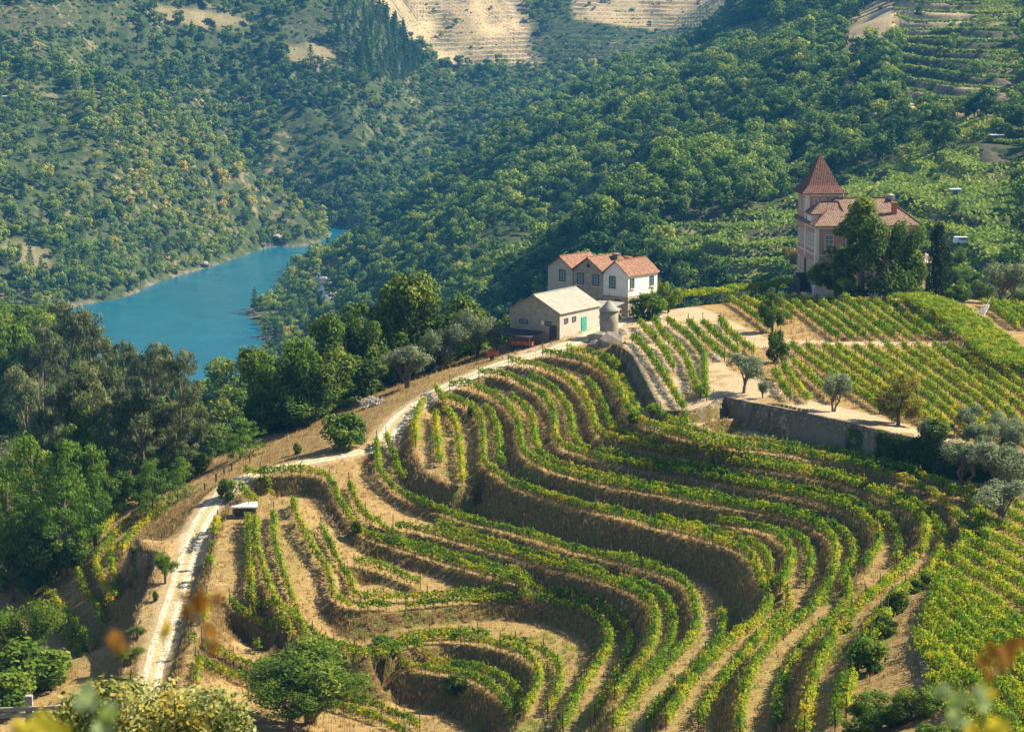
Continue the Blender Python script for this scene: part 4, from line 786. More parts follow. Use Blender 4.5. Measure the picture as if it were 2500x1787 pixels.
for i in ordr:
    b = binx[i]; vis[i] = top_ang[i] > run[b] - .006
    if gan[i] > run[b]: run[b] = gan[i]
keep &= vis
big = np.clip(1.06 + .40 * cl + .32 * r.normal(size=len(px)), .45, 2.0) * (.72 + .2 * pdy / 6.0)
kind = r.integers(0, 4, len(px)); rr = r.random(len(px)); kind = np.where((rr < .07) & (pu < 900), r.integers(4, 6, len(px)), kind); kind = np.where(rr > .95, 7, kind); kind = np.where(((cl < -.12) & (r.random(len(px)) < .4)) | (ter & (r.random(len(px)) < .4)), 7, kind)
kind = np.where(conif, r.integers(4, 6, len(px)), kind); kind = np.where((r.random(len(px)) < .006) & (kind < 4), 6, kind)
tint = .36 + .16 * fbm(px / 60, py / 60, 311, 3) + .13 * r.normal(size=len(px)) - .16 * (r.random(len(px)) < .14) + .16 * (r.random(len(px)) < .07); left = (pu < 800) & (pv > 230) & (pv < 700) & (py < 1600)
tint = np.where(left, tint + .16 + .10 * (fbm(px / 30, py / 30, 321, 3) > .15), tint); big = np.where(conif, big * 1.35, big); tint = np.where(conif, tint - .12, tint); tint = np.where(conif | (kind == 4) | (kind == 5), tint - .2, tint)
au = in_poly(wu, wv_, [(520,430),(600,450),(690,500),(720,540),(680,560),(600,540),(540,500)]); tint = np.where(au, tint + .30 * r.random(len(px)), tint)
pl_ = in_poly(wu, wv_, [(1760,100),(1850,70),(1920,110),(1900,200),(1820,230),(1760,190)]); tint = np.where(pl_, tint + .12, tint)
big = big * np.where(ter & (pu > 1500), .62, 1.0) * np.interp(py, [415, 800], [.72, 1.0])
sun_spur = in_poly(pu, pv, [(590,640),(700,600),(800,690),(900,860),(640,870)]); tint = np.where(sun_spur, tint + .14, tint); big = np.where(sun_spur, big * .72, big)  # sunlight on the spur painted in as lighter leaf tint; its trees are smaller
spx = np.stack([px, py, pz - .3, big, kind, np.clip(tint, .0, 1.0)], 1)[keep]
n_ = 60000; bx_ = r.uniform(-.24, .245, n_); by_ = np.sqrt(r.uniform(650. ** 2, 2300. ** 2, n_)); bx_ = bx_ * by_; bz_ = hill_z(bx_, by_); bu_, bv_ = proj(np.stack([bx_, by_, bz_], -1)); k_ = (bz_ > WATER + .5) & (r.random(n_) < .55) & (bv_ < 900) & ((bz_ + 4 - HC) / by_ > np.interp((bx_ / by_ + .26) / .52 * 260, np.arange(262), run) - .1)
for q in POLY_VINE + POLY_DRY: k_ &= ~in_poly(bu_, bv_, q) | (r.random(n_) < .12)
k_ &= ~(in_poly(bu_, bv_, POLY_TERR[3]) & (r.random(n_) < .6)); spx = np.concatenate([spx, np.stack([bx_, by_, bz_ - .1, r.uniform(.5, 1.35, n_), np.full(n_, 7), np.clip(.34 + .14 * r.normal(size=n_), 0, .8)], 1)[k_]])
print("woods", len(spx))
apparent = spx[:, 3] / spx[:, 1] * (spx[:, 4] != 7); od = np.argsort(-apparent); ind = od[:215]; rest = np.setdiff1d(np.arange(len(spx)), ind)
ORIG = {}
LBT = {'woodland_tree': "rounded green tree among the woods on the valley side behind the farm", 'woodland_conifer': "dark pointed conifer among the woods on the far valley side", 'umbrella_pine': "flat-topped umbrella pine above the woods of the valley side", 'scrub_bush': "low scrub bush between the woods on the valley side"}
def place_words(u, v):
    if u < 300: a = "at the far left"
    elif u < 620: a = "above the left woods"
    elif u < 900: a = "by the river spur"
    elif u < 1150: a = "above the dark oak grove"
    elif u < 1330: a = "left of the farmhouse"
    elif u < 1550: a = "above the farmhouse roofs"
    elif u < 1740: a = "above the long pergola"
    elif u < 1930: a = "left of the pink mansion"
    elif u < 2230: a = "behind the pink mansion"
    elif u < 2330: a = "behind the cypresses"
    else: a = "near the right edge"
    return a + (", high up" if v < 330 else (", halfway up" if v < 520 else ", low down"))
CNT = {}
for j in ind[np.argsort(proj(spx[ind, :3])[0])]:
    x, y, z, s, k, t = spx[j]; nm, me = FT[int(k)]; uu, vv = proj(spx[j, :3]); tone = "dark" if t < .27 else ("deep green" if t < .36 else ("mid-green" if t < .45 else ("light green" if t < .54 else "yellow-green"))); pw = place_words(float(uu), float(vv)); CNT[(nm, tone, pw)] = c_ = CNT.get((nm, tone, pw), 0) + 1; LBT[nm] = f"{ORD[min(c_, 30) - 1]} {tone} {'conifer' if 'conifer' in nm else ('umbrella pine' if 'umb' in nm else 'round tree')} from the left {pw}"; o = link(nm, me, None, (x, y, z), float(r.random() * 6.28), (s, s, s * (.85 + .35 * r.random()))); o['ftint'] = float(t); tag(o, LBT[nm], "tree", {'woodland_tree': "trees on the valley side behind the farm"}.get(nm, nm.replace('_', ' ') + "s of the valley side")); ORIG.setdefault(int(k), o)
for k in range(8):      # every kind needs one object to be repeated
    if k not in ORIG:
        c = [q for q in range(len(spx)) if int(spx[q, 4]) == k]; q = min(c, key=lambda q: spx[q, 1]); x, y, z, s, kk, t = spx[q]; nm, me = FT[k]; o = link(nm, me, None, (x, y, z), 1.0, s); o['ftint'] = float(t); tag(o, LBT[nm], "bush" if k == 7 else "tree", nm.replace('_', ' ') + "s of the valley side"); ORIG[k] = o; rest = rest[rest != q]
S_ = spx[rest]; me = bpy.data.meshes.new("valley_woods"); me.vertices.add(len(S_)); me.vertices.foreach_set("co", S_[:, :3].astype(np.float32).ravel())
def fa(name, vals, typ='FLOAT'): a = me.attributes.new(name, typ, 'POINT'); a.data.foreach_set("value", vals)
fa("s", S_[:, 3].astype(np.float32)); fa("k", S_[:, 4].astype(np.int32), 'INT'); fa("ftint", S_[:, 5].astype(np.float32)); fa("rz", (r.random(len(S_)) * 6.28).astype(np.float32)); me.update()
WO = link("valley_woods", me); WO['kind'] = 'stuff'; WO['label'] = "mixed woods covering the far valley sides"
ng = bpy.data.node_groups.new("scatter", 'GeometryNodeTree'); ng.interface.new_socket("Geometry", in_out='INPUT', socket_type='NodeSocketGeometry'); ng.interface.new_socket("Geometry", in_out='OUTPUT', socket_type='NodeSocketGeometry')
gi = ng.nodes.new("NodeGroupInput"); go = ng.nodes.new("NodeGroupOutput"); jn = ng.nodes.new("GeometryNodeJoinGeometry"); L = ng.links.new
def na(name, dt='FLOAT'): x = ng.nodes.new("GeometryNodeInputNamedAttribute"); x.data_type = dt; x.inputs["Name"].default_value = name; return x.outputs["Attribute"]
for k in range(8):
    cmp_ = ng.nodes.new("FunctionNodeCompare"); cmp_.data_type = 'INT'; cmp_.operation = 'EQUAL'; L(na("k", 'INT'), cmp_.inputs[2]); cmp_.inputs[3].default_value = k
    oi = ng.nodes.new("GeometryNodeObjectInfo"); oi.inputs["Object"].default_value = ORIG[k]; oi.inputs["As Instance"].default_value = True
    ip = ng.nodes.new("GeometryNodeInstanceOnPoints"); L(gi.outputs[0], ip.inputs["Points"]); L(cmp_.outputs["Result"], ip.inputs["Selection"]); L(oi.outputs["Geometry"], ip.inputs["Instance"])
    cx = ng.nodes.new("ShaderNodeCombineXYZ"); L(na("rz"), cx.inputs[2]); L(cx.outputs[0], ip.inputs["Rotation"]); L(na("s"), ip.inputs["Scale"]); L(ip.outputs[0], jn.inputs[0])
L(jn.outputs[0], go.inputs[0]); md = WO.modifiers.new("scatter", 'NODES'); md.node_group = ng
# striped vineyards of the far slopes: leafy rows following the slope
Vs = []; Fs = []; Ts = []; cnt = 0
for q, poly in enumerate(POLY_VINE):
    c = np.array([on_ground(*p_, 420) for p_ in poly]); cx_, cy_ = c[:, 0].mean(), c[:, 1].mean(); ang = [.5, .3, .9, -.2, .1, .0, .6, .3, .4, .2, -.1, .0, .15, .1, .0][q % 15]; d = np.array([math.cos(ang), math.sin(ang)]); nn = np.array([-d[1], d[0]]); rad = np.hypot(c[:, 0] - cx_, c[:, 1] - cy_).max()
    for k in np.arange(-rad, rad, 2.7):
        s = np.arange(-rad, rad, .32); P = np.array([cx_, cy_]) + nn * k + d[None] * (s + r.normal(size=len(s)) * .2)[:, None]; z = hill_z(P[:, 0], P[:, 1]); uu, vv = proj(np.c_[P, z]); m = in_poly(uu + fbm(P[:, 0] / 40, P[:, 1] / 40, 77, 3) * 14, vv + fbm(P[:, 0] / 40 + 9, P[:, 1] / 40, 78, 3) * 7, poly); P, z = P[m], z[m]
        if len(P) < 4: continue
        P = np.repeat(P, 2, 0); z = np.repeat(z, 2); C = np.c_[P + r.normal(size=P.shape) * .25, z + .5 + r.random(len(z)) * .9]; V, F = cards(C, .7 + .4 * r.random(len(C)), unit(len(C), r) + [0, 0, .5], r, .9); Vs.append(V); Fs.append(F + cnt); cnt += len(V); Ts.append(np.repeat(.50 + .10 * r.normal(size=len(C)) + .08 * (q % 3), 4))
n_ = 2200000; qx = np.where(r.random(n_) < .6, r.uniform(.04, .245, n_), r.uniform(-.22, .245, n_)); qy = 500 + 1650 * r.random(n_) ** 1.15; qx = qx * qy; qz = hill_z(qx, qy); qu, qv = proj(np.stack([qx, qy, qz], -1)); L_ = grid_at(LVL, qx, qy); f1 = L_ - np.floor(L_); f3 = L_ * 2.0 - np.floor(L_ * 2.0); pn = fbm(qx / 45, qy / 45, 501, 3)
ok = np.zeros(n_, bool)
for q in POLY_TERR: ok |= in_poly(qu, qv, q)
top_ = in_poly(qu, qv, POLY_TERR[0]); reg3 = in_poly(qu, qv, POLY_TERR[3]); ok &= ((np.abs(f3 - .35) < .16) & (f1 < .60)) | (reg3 & (r.random(n_) < .10)) & ((pn > -.12) | (qv > 420)) & ~top_; qx, qy, qz, pn = qx[ok], qy[ok], qz[ok], pn[ok]; print("contour leaves", len(qx))
C = np.c_[qx, qy, qz + .4 + .9 * r.random(len(qx))]; V, F = cards(C, .75 + .5 * r.random(len(C)), unit(len(C), r) + [0, 0, .5], r, .9); Vs.append(V); Fs.append(F + cnt); cnt += len(V); Ts.append(np.repeat(.56 + .10 * r.normal(size=len(C)) + .16 * pn, 4))
o = link("far_vineyard", mesh_from("far_vineyard", np.concatenate(Vs), np.concatenate(Fs), [ML['far']], attrs=dict(tint=np.concatenate(Ts)))); o['kind'] = 'stuff'; o['label'] = "striped green vineyard plots on the opposite slopes"
print("far vine leaves", cnt // 4)
# bank rocks along the river and boulders on the dry slope
def boulder(r, s, name="boulder", mat=None):
    n = 42; i = np.arange(n) + .5; ph = np.arccos(1 - 2 * i / n); th = math.pi * (1 + 5 ** .5) * i; P = np.stack([np.cos(th) * np.sin(ph), np.sin(th) * np.sin(ph), np.cos(ph)], 1)
    P *= (1 + .22 * r.normal(size=(n, 1))) * np.array([1, .8 + .3 * r.random(), .65 + .2 * r.random()]) * s; import bmesh as B; b = B.new(); [b.verts.new(p) for p in P]; h = B.ops.convex_hull(b, input=b.verts[:]); me = bpy.data.meshes.new(name); b.to_mesh(me); b.free(); me.materials.append(mat); return me
M_ROCK = mat_simple("granite", (.24, .205, .165), .9, .4, 1.2, .6); ROCKS = [boulder(np.random.default_rng(400 + k), 1.0, "rock", M_ROCK) for k in range(5)]
def rock(u, v, wpx, label, group=None, y0=420): 
    x, y, z = on_ground(u, v, y0); s = wpx * y / FPX / 2; o = link("boulder", ROCKS[int(u) % 5], None, (x, y, z + s * .25), float(u), (s, s, s * .8)); tag(o, label, "boulder", group); return o
for (u, v, w_, lb) in ((497,652,26,"big pale boulder on the far river bank"),(430,668,14,"small pale rock on the far river bank left of the big boulder"),(640,605,20,"grey rock at the water's edge where the river narrows"),(672,588,24,"dark grey rock outcrop at the bend of the far bank"),(700,580,14,"last bank rock before the wooded bend"),(305,588,24,"dark flat boulder in the scrub above the left bank"),(380,585,18,"brown rock in a clearing above the left bank"),
    (2128,292,34,"big blue-grey boulder among the right vineyards"),(1003,85,16,"dark boulder beside the conifers on the dry slope"),(1110,165,14,"white boulder at the foot of the dry terraced slope"),(1095,150,9,"small white rock above the foot of the dry slope"),(1545,28,12,"pale rock on the brown far terraces"),(1560,50,10,"lower pale rock on the brown far terraces"),(1035,110,10,"white rock beside the conifer edge on the dry slope")): rock(u, v, w_, lb)
# ------------------------------------------------------------------ building materials
def mat_plaster(name, col, dirt=(.25, .20, .14), k=.35, sc=1.2):
    m, n, out = newmat(name); co = objco(n); f = noise(n, co, sc, 6, .65); g = noise(n, scaled(n, co, (3, 3, .5)), 1.4, 4, .6)
    c = mix(n, mth(n, 'MULTIPLY', ramp(n, mth(n, 'MULTIPLY', f, g), [(.20, 0.0), (.42, 1.0)]), k), col, dirt); finish(n, out, c, .9, f, .25, .03); return m
def mat_blocks(name, a, b, mortar, w_=.6, h_=.28, sz=.015):
    m, n, out = newmat(name); tc = N(n, "ShaderNodeTexCoord").outputs["UV"]; br = N(n, "ShaderNodeTexBrick"); n.links.new(tc, br.inputs["Vector"])
    br.inputs["Color1"].default_value = (*a, 1); br.inputs["Color2"].default_value = (*b, 1); br.inputs["Mortar"].default_value = (*mortar, 1); br.inputs["Scale"].default_value = 1.0; br.inputs["Brick Width"].default_value = w_; br.inputs["Row Height"].default_value = h_; br.inputs["Mortar Size"].default_value = sz
    f = noise(n, tc, 1.6, 6, .7); c = mix(n, ramp(n, f, [(.3, .55), (.65, 0.0)]), br.outputs["Color"], tuple(q * .35 for q in a)); finish(n, out, c, .92, mth(n, 'ADD', br.outputs["Fac"], mth(n, 'MULTIPLY', f, -.8)), -.5, .04); return m
def mat_tiles(name, a, b, gap=.33):
    m, n, out = newmat(name); uv = N(n, "ShaderNodeTexCoord").outputs["UV"]; sp = N(n, "ShaderNodeSeparateXYZ"); n.links.new(uv, sp.inputs[0])
    w1 = N(n, "ShaderNodeTexNoise"); w1.inputs["Scale"].default_value = 2.2; w1.inputs["Detail"].default_value = 5; n.links.new(uv, w1.inputs["Vector"]); w2 = N(n, "ShaderNodeTexWhiteNoise", noise_dimensions='2D'); fl = N(n, "ShaderNodeVectorMath", operation='FLOOR'); sc_ = N(n, "ShaderNodeVectorMath", operation='MULTIPLY'); sc_.inputs[1].default_value = (1 / .28, 1 / gap, 1); n.links.new(uv, sc_.inputs[0]); n.links.new(sc_.outputs[0], fl.inputs[0]); n.links.new(fl.outputs[0], w2.inputs["Vector"])
    row = mth(n, 'FRACT', mth(n, 'DIVIDE', sp.outputs[1], gap)); col = mth(n, 'PINGPONG', sp.outputs[0], .14)
    c = mix(n, w2.outputs["Value"], a, b); c = mix(n, ramp(n, w1.outputs["Fac"], [(.35, .6), (.62, 0.0)]), c, tuple(q * .45 for q in a)); c = mix(n, ramp(n, row, [(.0, .75), (.18, 0.0)]), c, tuple(q * .25 for q in a))
    finish(n, out, c, .85, mth(n, 'ADD', mth(n, 'MULTIPLY', row, -1.0), mth(n, 'MULTIPLY', col, 5.0)), .8, .06); return m
def mat_drystone(name, a=(.12, .09, .055), b=(.36, .28, .18), s=1.9):
    m, n, out = newmat(name); co = N(n, "ShaderNodeTexCoord").outputs["UV"]; co2 = scaled(n, co, (1, 1.5, 1)); v1 = N(n, "ShaderNodeTexVoronoi"); v1.inputs["Scale"].default_value = s; n.links.new(co2, v1.inputs["Vector"]); v2 = N(n, "ShaderNodeTexVoronoi", feature='DISTANCE_TO_EDGE'); v2.inputs["Scale"].default_value = s; n.links.new(co2, v2.inputs["Vector"])
    f = noise(n, co, .7, 6, .65); wn = N(n, "ShaderNodeSeparateColor"); n.links.new(v1.outputs["Color"], wn.inputs[0]); c = mix(n, wn.outputs[0], a, b); c = mix(n, ramp(n, f, [(.38, .6), (.6, 0.0)]), c, (.09, .085, .045)); c = mix(n, ramp(n, v2.outputs["Distance"], [(.0, .9), (.07, 0.0)]), c, (.035, .028, .018))
    finish(n, out, c, .95, ramp(n, v2.outputs["Distance"], [(0, 0.0), (.14, 1.0)]), .9, .10); return m
M_WHITE = mat_plaster("white_plaster", (.70, .67, .60), (.40, .35, .27), .55); M_GREYW = mat_plaster("grey_white_plaster", (.42, .385, .32), (.26, .23, .18), .7)
M_ROUGH = mat_blocks("rough_stone_wall", (.34, .29, .21), (.45, .39, .29), (.22, .18, .13)); M_BLOCK = mat_blocks("grey_block_wall", (.33, .29, .225), (.40, .355, .28), (.20, .175, .13), .5, .22)
M_TILE = mat_tiles("orange_clay_tiles", (.225, .11, .065), (.34, .185, .12)); M_TILE2 = mat_tiles("brown_clay_tiles", (.19, .115, .08), (.30, .19, .135)); M_TILE3 = mat_tiles("dark_red_tiles", (.12, .052, .042), (.19, .085, .065), .28)
M_SHEET = mat_plaster("weathered_roof_sheet", (.30, .28, .235), (.16, .14, .105), .6, .9); M_PINK = mat_plaster("pink_stucco", (.43, .235, .20), (.30, .19, .15), .65); M_TRIM = mat_plaster("pale_trim", (.72, .62, .52), (.45, .36, .28), .4)
M_DSTONE = mat_drystone("dry_stone"); M_DSTONE2 = mat_drystone("pale_dry_stone", (.17, .125, .075), (.44, .34, .22), 2.4); M_TEAL = mat_simple("teal_door_paint", (.03, .26, .20), .6, .2, 3); M_FRAME = mat_simple("dark_window_frame", (.03, .045, .05), .6, .2, 3)
M_DARKW = mat_simple("dark_planks", (.05, .045, .045), .8, .3, 4); M_RED = mat_simple("red_paint", (.30, .065, .035), .6, .35, 3); M_BLUE = mat_simple("blue_plastic", (.03, .20, .62), .45, .3, 2); M_PBLUE = mat_simple("faded_blue_paint", (.22, .34, .42), .8, .2, 3); M_WPLAST = mat_simple("white_plastic", (.8, .8, .8), .5, .1, 3); M_RUST = mat_simple("rusty_iron", (.22, .10, .06), .85, .4, 5); M_BRICK = mat_simple("red_brick", (.40, .13, .08), .9, .3, 7); M_TOWER = mat_plaster("tower_render", (.27, .235, .18), (.17, .13, .09), .8, 1.0); M_CONC = mat_simple("pale_concrete", (.62, .55, .45), .9, .25, 3); M_TYRE = mat_simple("black_rubber", (.03, .03, .03), .8, .2, 5)
m, n, out = newmat("window_glass"); M_GLASS = m; finish(n, out, (.16, .22, .25), .12, None, spec=.8)
def uv_planar(o):
    """box-mapped UVs in metres so blocks and tiles lie level"""
    me = o.data; uv = me.uv_layers.new(name="UVMap"); co = [v.co for v in me.vertices]
    for p in me.polygons:
        nn = p.normal; t = Vector((-nn.y, nn.x, 0)); t = t.normalized() if t.length > .05 else Vector((1, 0, 0)); b = nn.cross(t)
        for li in p.loop_indices: c = co[me.loops[li].vertex_index]; uv.data[li].uv = (c.dot(t), c.dot(b))
class Frame:                # a level local frame: a along the front, b away from the viewer, z up
    def __init__(s, o, a): s.o = Vector(o); s.a = Vector((a[0], a[1], 0)).normalized(); s.b = Vector((-s.a.y, s.a.x, 0)); s.rz = math.atan2(s.a.y, s.a.x)
def window(parent, c, w, h, face, nx=2, ny=3, frame=M_FRAME, sill=True, glass=M_GLASS):
    """c: local centre on the wall face; face 'front' (looks to -y), 'left' (-x) or 'right' (+x)"""
    rot = {'front': 0, 'left': -math.pi / 2, 'right': math.pi / 2}[face]; mb = MB(); t = .09
    for s in (-1, 1): mb.box((s * (w / 2), -.03, 0), (t, .12, h + t)); mb.box((0, -.03, s * (h / 2)), (w - t, .12, t))
    for i in range(1, nx): mb.box((-w / 2 + w * i / nx, -.035, 0), (.05, .05, h - t))
    for j in range(1, ny): mb.box((0, -.033, -h / 2 + h * j / ny), (w - t, .045, .05))
    o = mb.build("window", frame, parent, c, rot); mb = MB(); mb.box((0, -.012, 0), (w - t, .02, h - t)); mb.build("pane", glass, o)
    if sill: mb = MB(); mb.box((0, -.10, -h / 2 - .11), (w + .3, .22, .10)); mb.build("sill", M_TRIM, o)
    return o
def gable_roof(parent, x0, x1, y0, y1, ze, zr, mat, ov=.3, th=.14, name="roof"):
    mb = MB(); xm = (x0 + x1) / 2; sl = (zr - ze) / (xm - x0); xa, xb = x0 - ov, x1 + ov; za = ze - ov * sl; ya, yb = y0 - ov, y1 + ov
    for (xe, s) in ((xa, -1), (xb, 1)):
        A, B, C, D = (xe, ya, za), (xm, ya, zr), (xm, yb, zr), (xe, yb, za); up = lambda p: (p[0], p[1], p[2] + th)
        top = [up(A), up(B), up(C), up(D)]; mb.poly(top if s > 0 else top[::-1]); mb.poly([A, B, C, D][::-1] if s > 0 else [A, B, C, D]); mb.poly([A, up(A), up(B), B]); mb.poly([D, C, up(C), up(D)]); mb.poly([A, D, up(D), up(A)])
    mb.bar((xm, ya, zr + th + .02), (xm, yb, zr + th + .02), .24, .12); o = mb.build(name, mat, parent); uv_planar(o); return o
# ------------------------------------------------------------------ the white house with three gables
P0 = at_z(1533, 774, -.5); PE = at_z(1339, 735, -.5); dv = np.array([-.74, .67]); Fh = Frame(P0, (.74, -.67)); H1 = empty("farmhouse", P0, Fh.rz)
tag(H1, "white farmhouse with three tiled gables side by side", "house"); ze = 6.0; xs = [0, -4.6, -10.4, -15.2]; rise = [1.75, 1.85, 1.6]; Dp = 6.6
mb = MB()
def front_wall(mb, xa, xb, z0, z1, zr, y, m): mb.poly([(xa, y, z0), (xb, y, z0), (xb, y, z1), ((xa + xb) / 2, y, zr), (xa, y, z1)], m)
front_wall(mb, xs[1], xs[0], 2.9, ze, ze + rise[0], 0, 0); mb.poly([(xs[1], 0, -1), (xs[0], 0, -1), (xs[0], 0, 2.9), (xs[1], 0, 2.9)], 1)
front_wall(mb, xs[2], xs[1], 2.9, ze, ze + rise[1], .12, 1); mb.poly([(xs[2], .12, -1), (xs[1], .12, -1), (xs[1], .12, 2.9), (xs[2], .12, 2.9)], 1); front_wall(mb, xs[3], xs[2], 2.4, ze, ze + rise[2], .02, 2); mb.poly([(xs[3], .02, -3), (xs[2], .02, -3), (xs[2], .02, 2.4), (xs[3], .02, 2.4)], 1)
mb.poly([(0, 0, 2.9), (0, Dp, 2.9), (0, Dp, ze), (0, 0, ze)], 0); mb.poly([(0, 0, -1), (0, Dp, -1), (0, Dp, 2.9), (0, 0, 2.9)], 1); mb.poly([(xs[3], Dp, -3), (xs[3], .02, -3), (xs[3], .02, ze), (xs[3], Dp, ze)], 2)
for i in range(3): mb.poly([(xs[i], Dp, -3), (xs[i + 1], Dp, -3), (xs[i + 1], Dp, ze), ((xs[i] + xs[i + 1]) / 2, Dp, ze + rise[i]), (xs[i], Dp, ze)], 0)
o = mb.build("wall", [M_WHITE, M_ROUGH, M_GREYW], H1); uv_planar(o)
for i in range(3): gable_roof(H1, xs[i + 1] + (.02 if i < 2 else 0), xs[i] - (.02 if i else 0), 0, Dp, ze, ze + rise[i], M_TILE, ov=.22 if i else .28)
mb = MB(); mb.box((-2.3, -.04, 2.88), (4.7, .16, .12)); mb.build("string_course", M_TRIM, H1)
window(H1, (-2.9, 0, 4.75), 1.05, 1.65, 'front'); window(H1, (-6.1, .12, 4.75), 1.05, 1.6, 'front'); window(H1, (-9.0, .12, 4.75), 1.05, 1.6, 'front'); window(H1, (-12.4, .02, 4.9), 1.05, 1.65, 'front'); window(H1, (-1.9, 0, 1.9), .9, .8, 'front', 1, 1)
window(H1, (0, .9, 4.7), .75, 1.3, 'right'); window(H1, (0, 5.3, 4.7), .8, 1.3, 'right'); window(H1, (0, 3.3, 1.2), .8, 1.1, 'right', 1, 2)
mb = MB(); mb.tube([(-7.5, .14, ze + .75), (-7.5, .04, ze + .75)], .32, 14); o = mb.build("round_window", M_FRAME, H1)
for (cx, cy, cz) in ((-6.4, 5.0, ze + 1.3), (-3.9, 4.6, ze + 1.1)):
    mb = MB(); mb.box((cx, cy, cz), (.95, .6, 1.5)); mb.box((cx, cy, cz + .80), (1.15, .8, .12)); mb.build("chimney", M_BRICK if cx > -5 else M_ROUGH, H1)
mb = MB(); mb.box((-5.2, -.0, 1.0), (.9, .1, 2.2)); mb.build("door", M_DARKW, H1)
# ------------------------------------------------------------------ the grey barn
P0 = at_z(1366.5, 834.6, -1.6); PL = at_z(1240, 822, -1.6); A_b = (-(PL - P0)[:2]); Fb = Frame(P0, A_b / np.linalg.norm(A_b)); B1 = empty("barn", P0, Fb.rz); tag(B1, "grey block barn with pale sheet roof and green door", "barn")
Wb = 8.2; Db = 10.2; zb = 3.95; zr = 6.1
mb = MB(); mb.poly([(-Wb, 0, -1.5), (0, 0, -1.5), (0, 0, zb), (-Wb / 2, 0, zr), (-Wb, 0, zb)]); mb.poly([(0, 0, -1.5), (0, Db, -1.5), (0, Db, zb), (0, 0, zb)], 1); mb.poly([(-Wb, Db, -3), (-Wb, 0, -3), (-Wb, 0, zb), (-Wb, Db, zb)]); mb.poly([(0, Db, -3), (-Wb, Db, -3), (-Wb, Db, zb), (-Wb / 2, Db, zr), (0, Db, zb)]); o = mb.build("wall", [M_BLOCK, M_GREYW], B1); uv_planar(o)
gable_roof(B1, -Wb, 0, 0, Db, zb, zr, M_SHEET, ov=.3, th=.07)
for x_ in (-5.9, -1.9): window(B1, (x_, 0, 2.35), 1.35 if x_ < -4 else .95, .5, 'front', 4, 1, sill=False)
mb = MB(); mb.box((-2.75, -.02, 2.4), (.5, .06, .5)); mb.build("painted_plate", M_TRIM, B1)
for y_ in (1.6, 3.6): window(B1, (0, y_, 2.7), .75, .6, 'right', 2, 1, sill=False)
mb = MB(); mb.box((.03, 6.1, 1.35), (.08, 1.35, 2.7)); o = mb.build("green_door", M_TEAL, B1); mb = MB(); mb.box((.09, 5.6, 1.3), (.04, .06, .16)); mb.build("handle", M_RUST, o)
mb = MB(); mb.poly([(-1.6, -.35, -.5), (-.5, -.30, -.5), (-.45, -.06, 2.0), (-.85, -.06, 2.25), (-1.6, -.06, 2.05)]); mb.poly([(-1.6, -.29, -.5), (-1.6, -.02, 2.05), (-.85, -.02, 2.25), (-.45, -.02, 2.0), (-.5, -.24, -.5)]); o = mb.build("plank_sheet", M_DARKW, B1)
# stone annex between the barn and the house
pA = Fb.o + Fb.a * .2 + Fb.b * 11.0; AN = empty("stone_annex", pA + Vector((0, 0, .2)), Fb.rz); tag(AN, "low stone outbuilding wedged between barn and farmhouse", "outbuilding"); mb = MB(); mb.box((-1.6, 2.2, 1.0), (3.6, 4.4, 3.4)); o = mb.build("wall", M_ROUGH, AN); uv_planar(o); mb = MB(); mb.poly([(-3.7, -.3, 2.9), (.5, -.3, 2.9), (.5, 4.7, 3.5), (-3.7, 4.7, 3.5)]); mb.poly([(-3.7, -.3, 2.78), (-3.7, 4.7, 3.38), (.5, 4.7, 3.38), (.5, -.3, 2.78)]); mb.poly([(-3.7, -.3, 2.78), (.5, -.3, 2.78), (.5, -.3, 2.9), (-3.7, -.3, 2.9)]); mb.poly([(.5, -.3, 2.78), (.5, 4.7, 3.38), (.5, 4.7, 3.5), (.5, -.3, 2.9)]); mb.build("roof", M_SHEET, AN); window(AN, (.2, 1.4, 1.3), .6, .6, 'right', 1, 1, sill=False)
mb = MB(); mb.box((-2.2, -.03, .3), (1.0, .08, 2.0)); mb.build("door", M_DARKW, AN)
# lean-to with tools in the barn's shade
pl_ = Fb.o - Fb.a * 6.3 - Fb.b * 2.3; LT = empty("lean_to", (pl_.x, pl_.y, -2.6), Fb.rz); tag(LT, "dark open lean-to shed against the shaded barn gable", "shed"); mb = MB(); mb.poly([(-4.6, -1.6, 1.9), (4.0, -1.6, 1.9), (4.0, 1.9, 2.3), (-4.6, 1.9, 2.3)]); mb.poly([(-4.6, -1.6, 1.8), (-4.6, 1.9, 2.2), (4.0, 1.9, 2.2), (4.0, -1.6, 1.8)]); mb.poly([(-4.6, -1.6, 1.8), (4.0, -1.6, 1.8), (4.0, -1.6, 1.9), (-4.6, -1.6, 1.9)]); mb.poly([(4.0, -1.6, 1.8), (4.0, 1.9, 2.2), (4.0, 1.9, 2.3), (4.0, -1.6, 1.9)]); mb.build("roof", M_DARKW, LT)
for x_ in (-4.4, -1.5, 1.3, 3.8): mb = MB(); mb.box((x_, -1.45, .6), (.12, .12, 2.45)); mb.build("post", M_DARKW, LT)
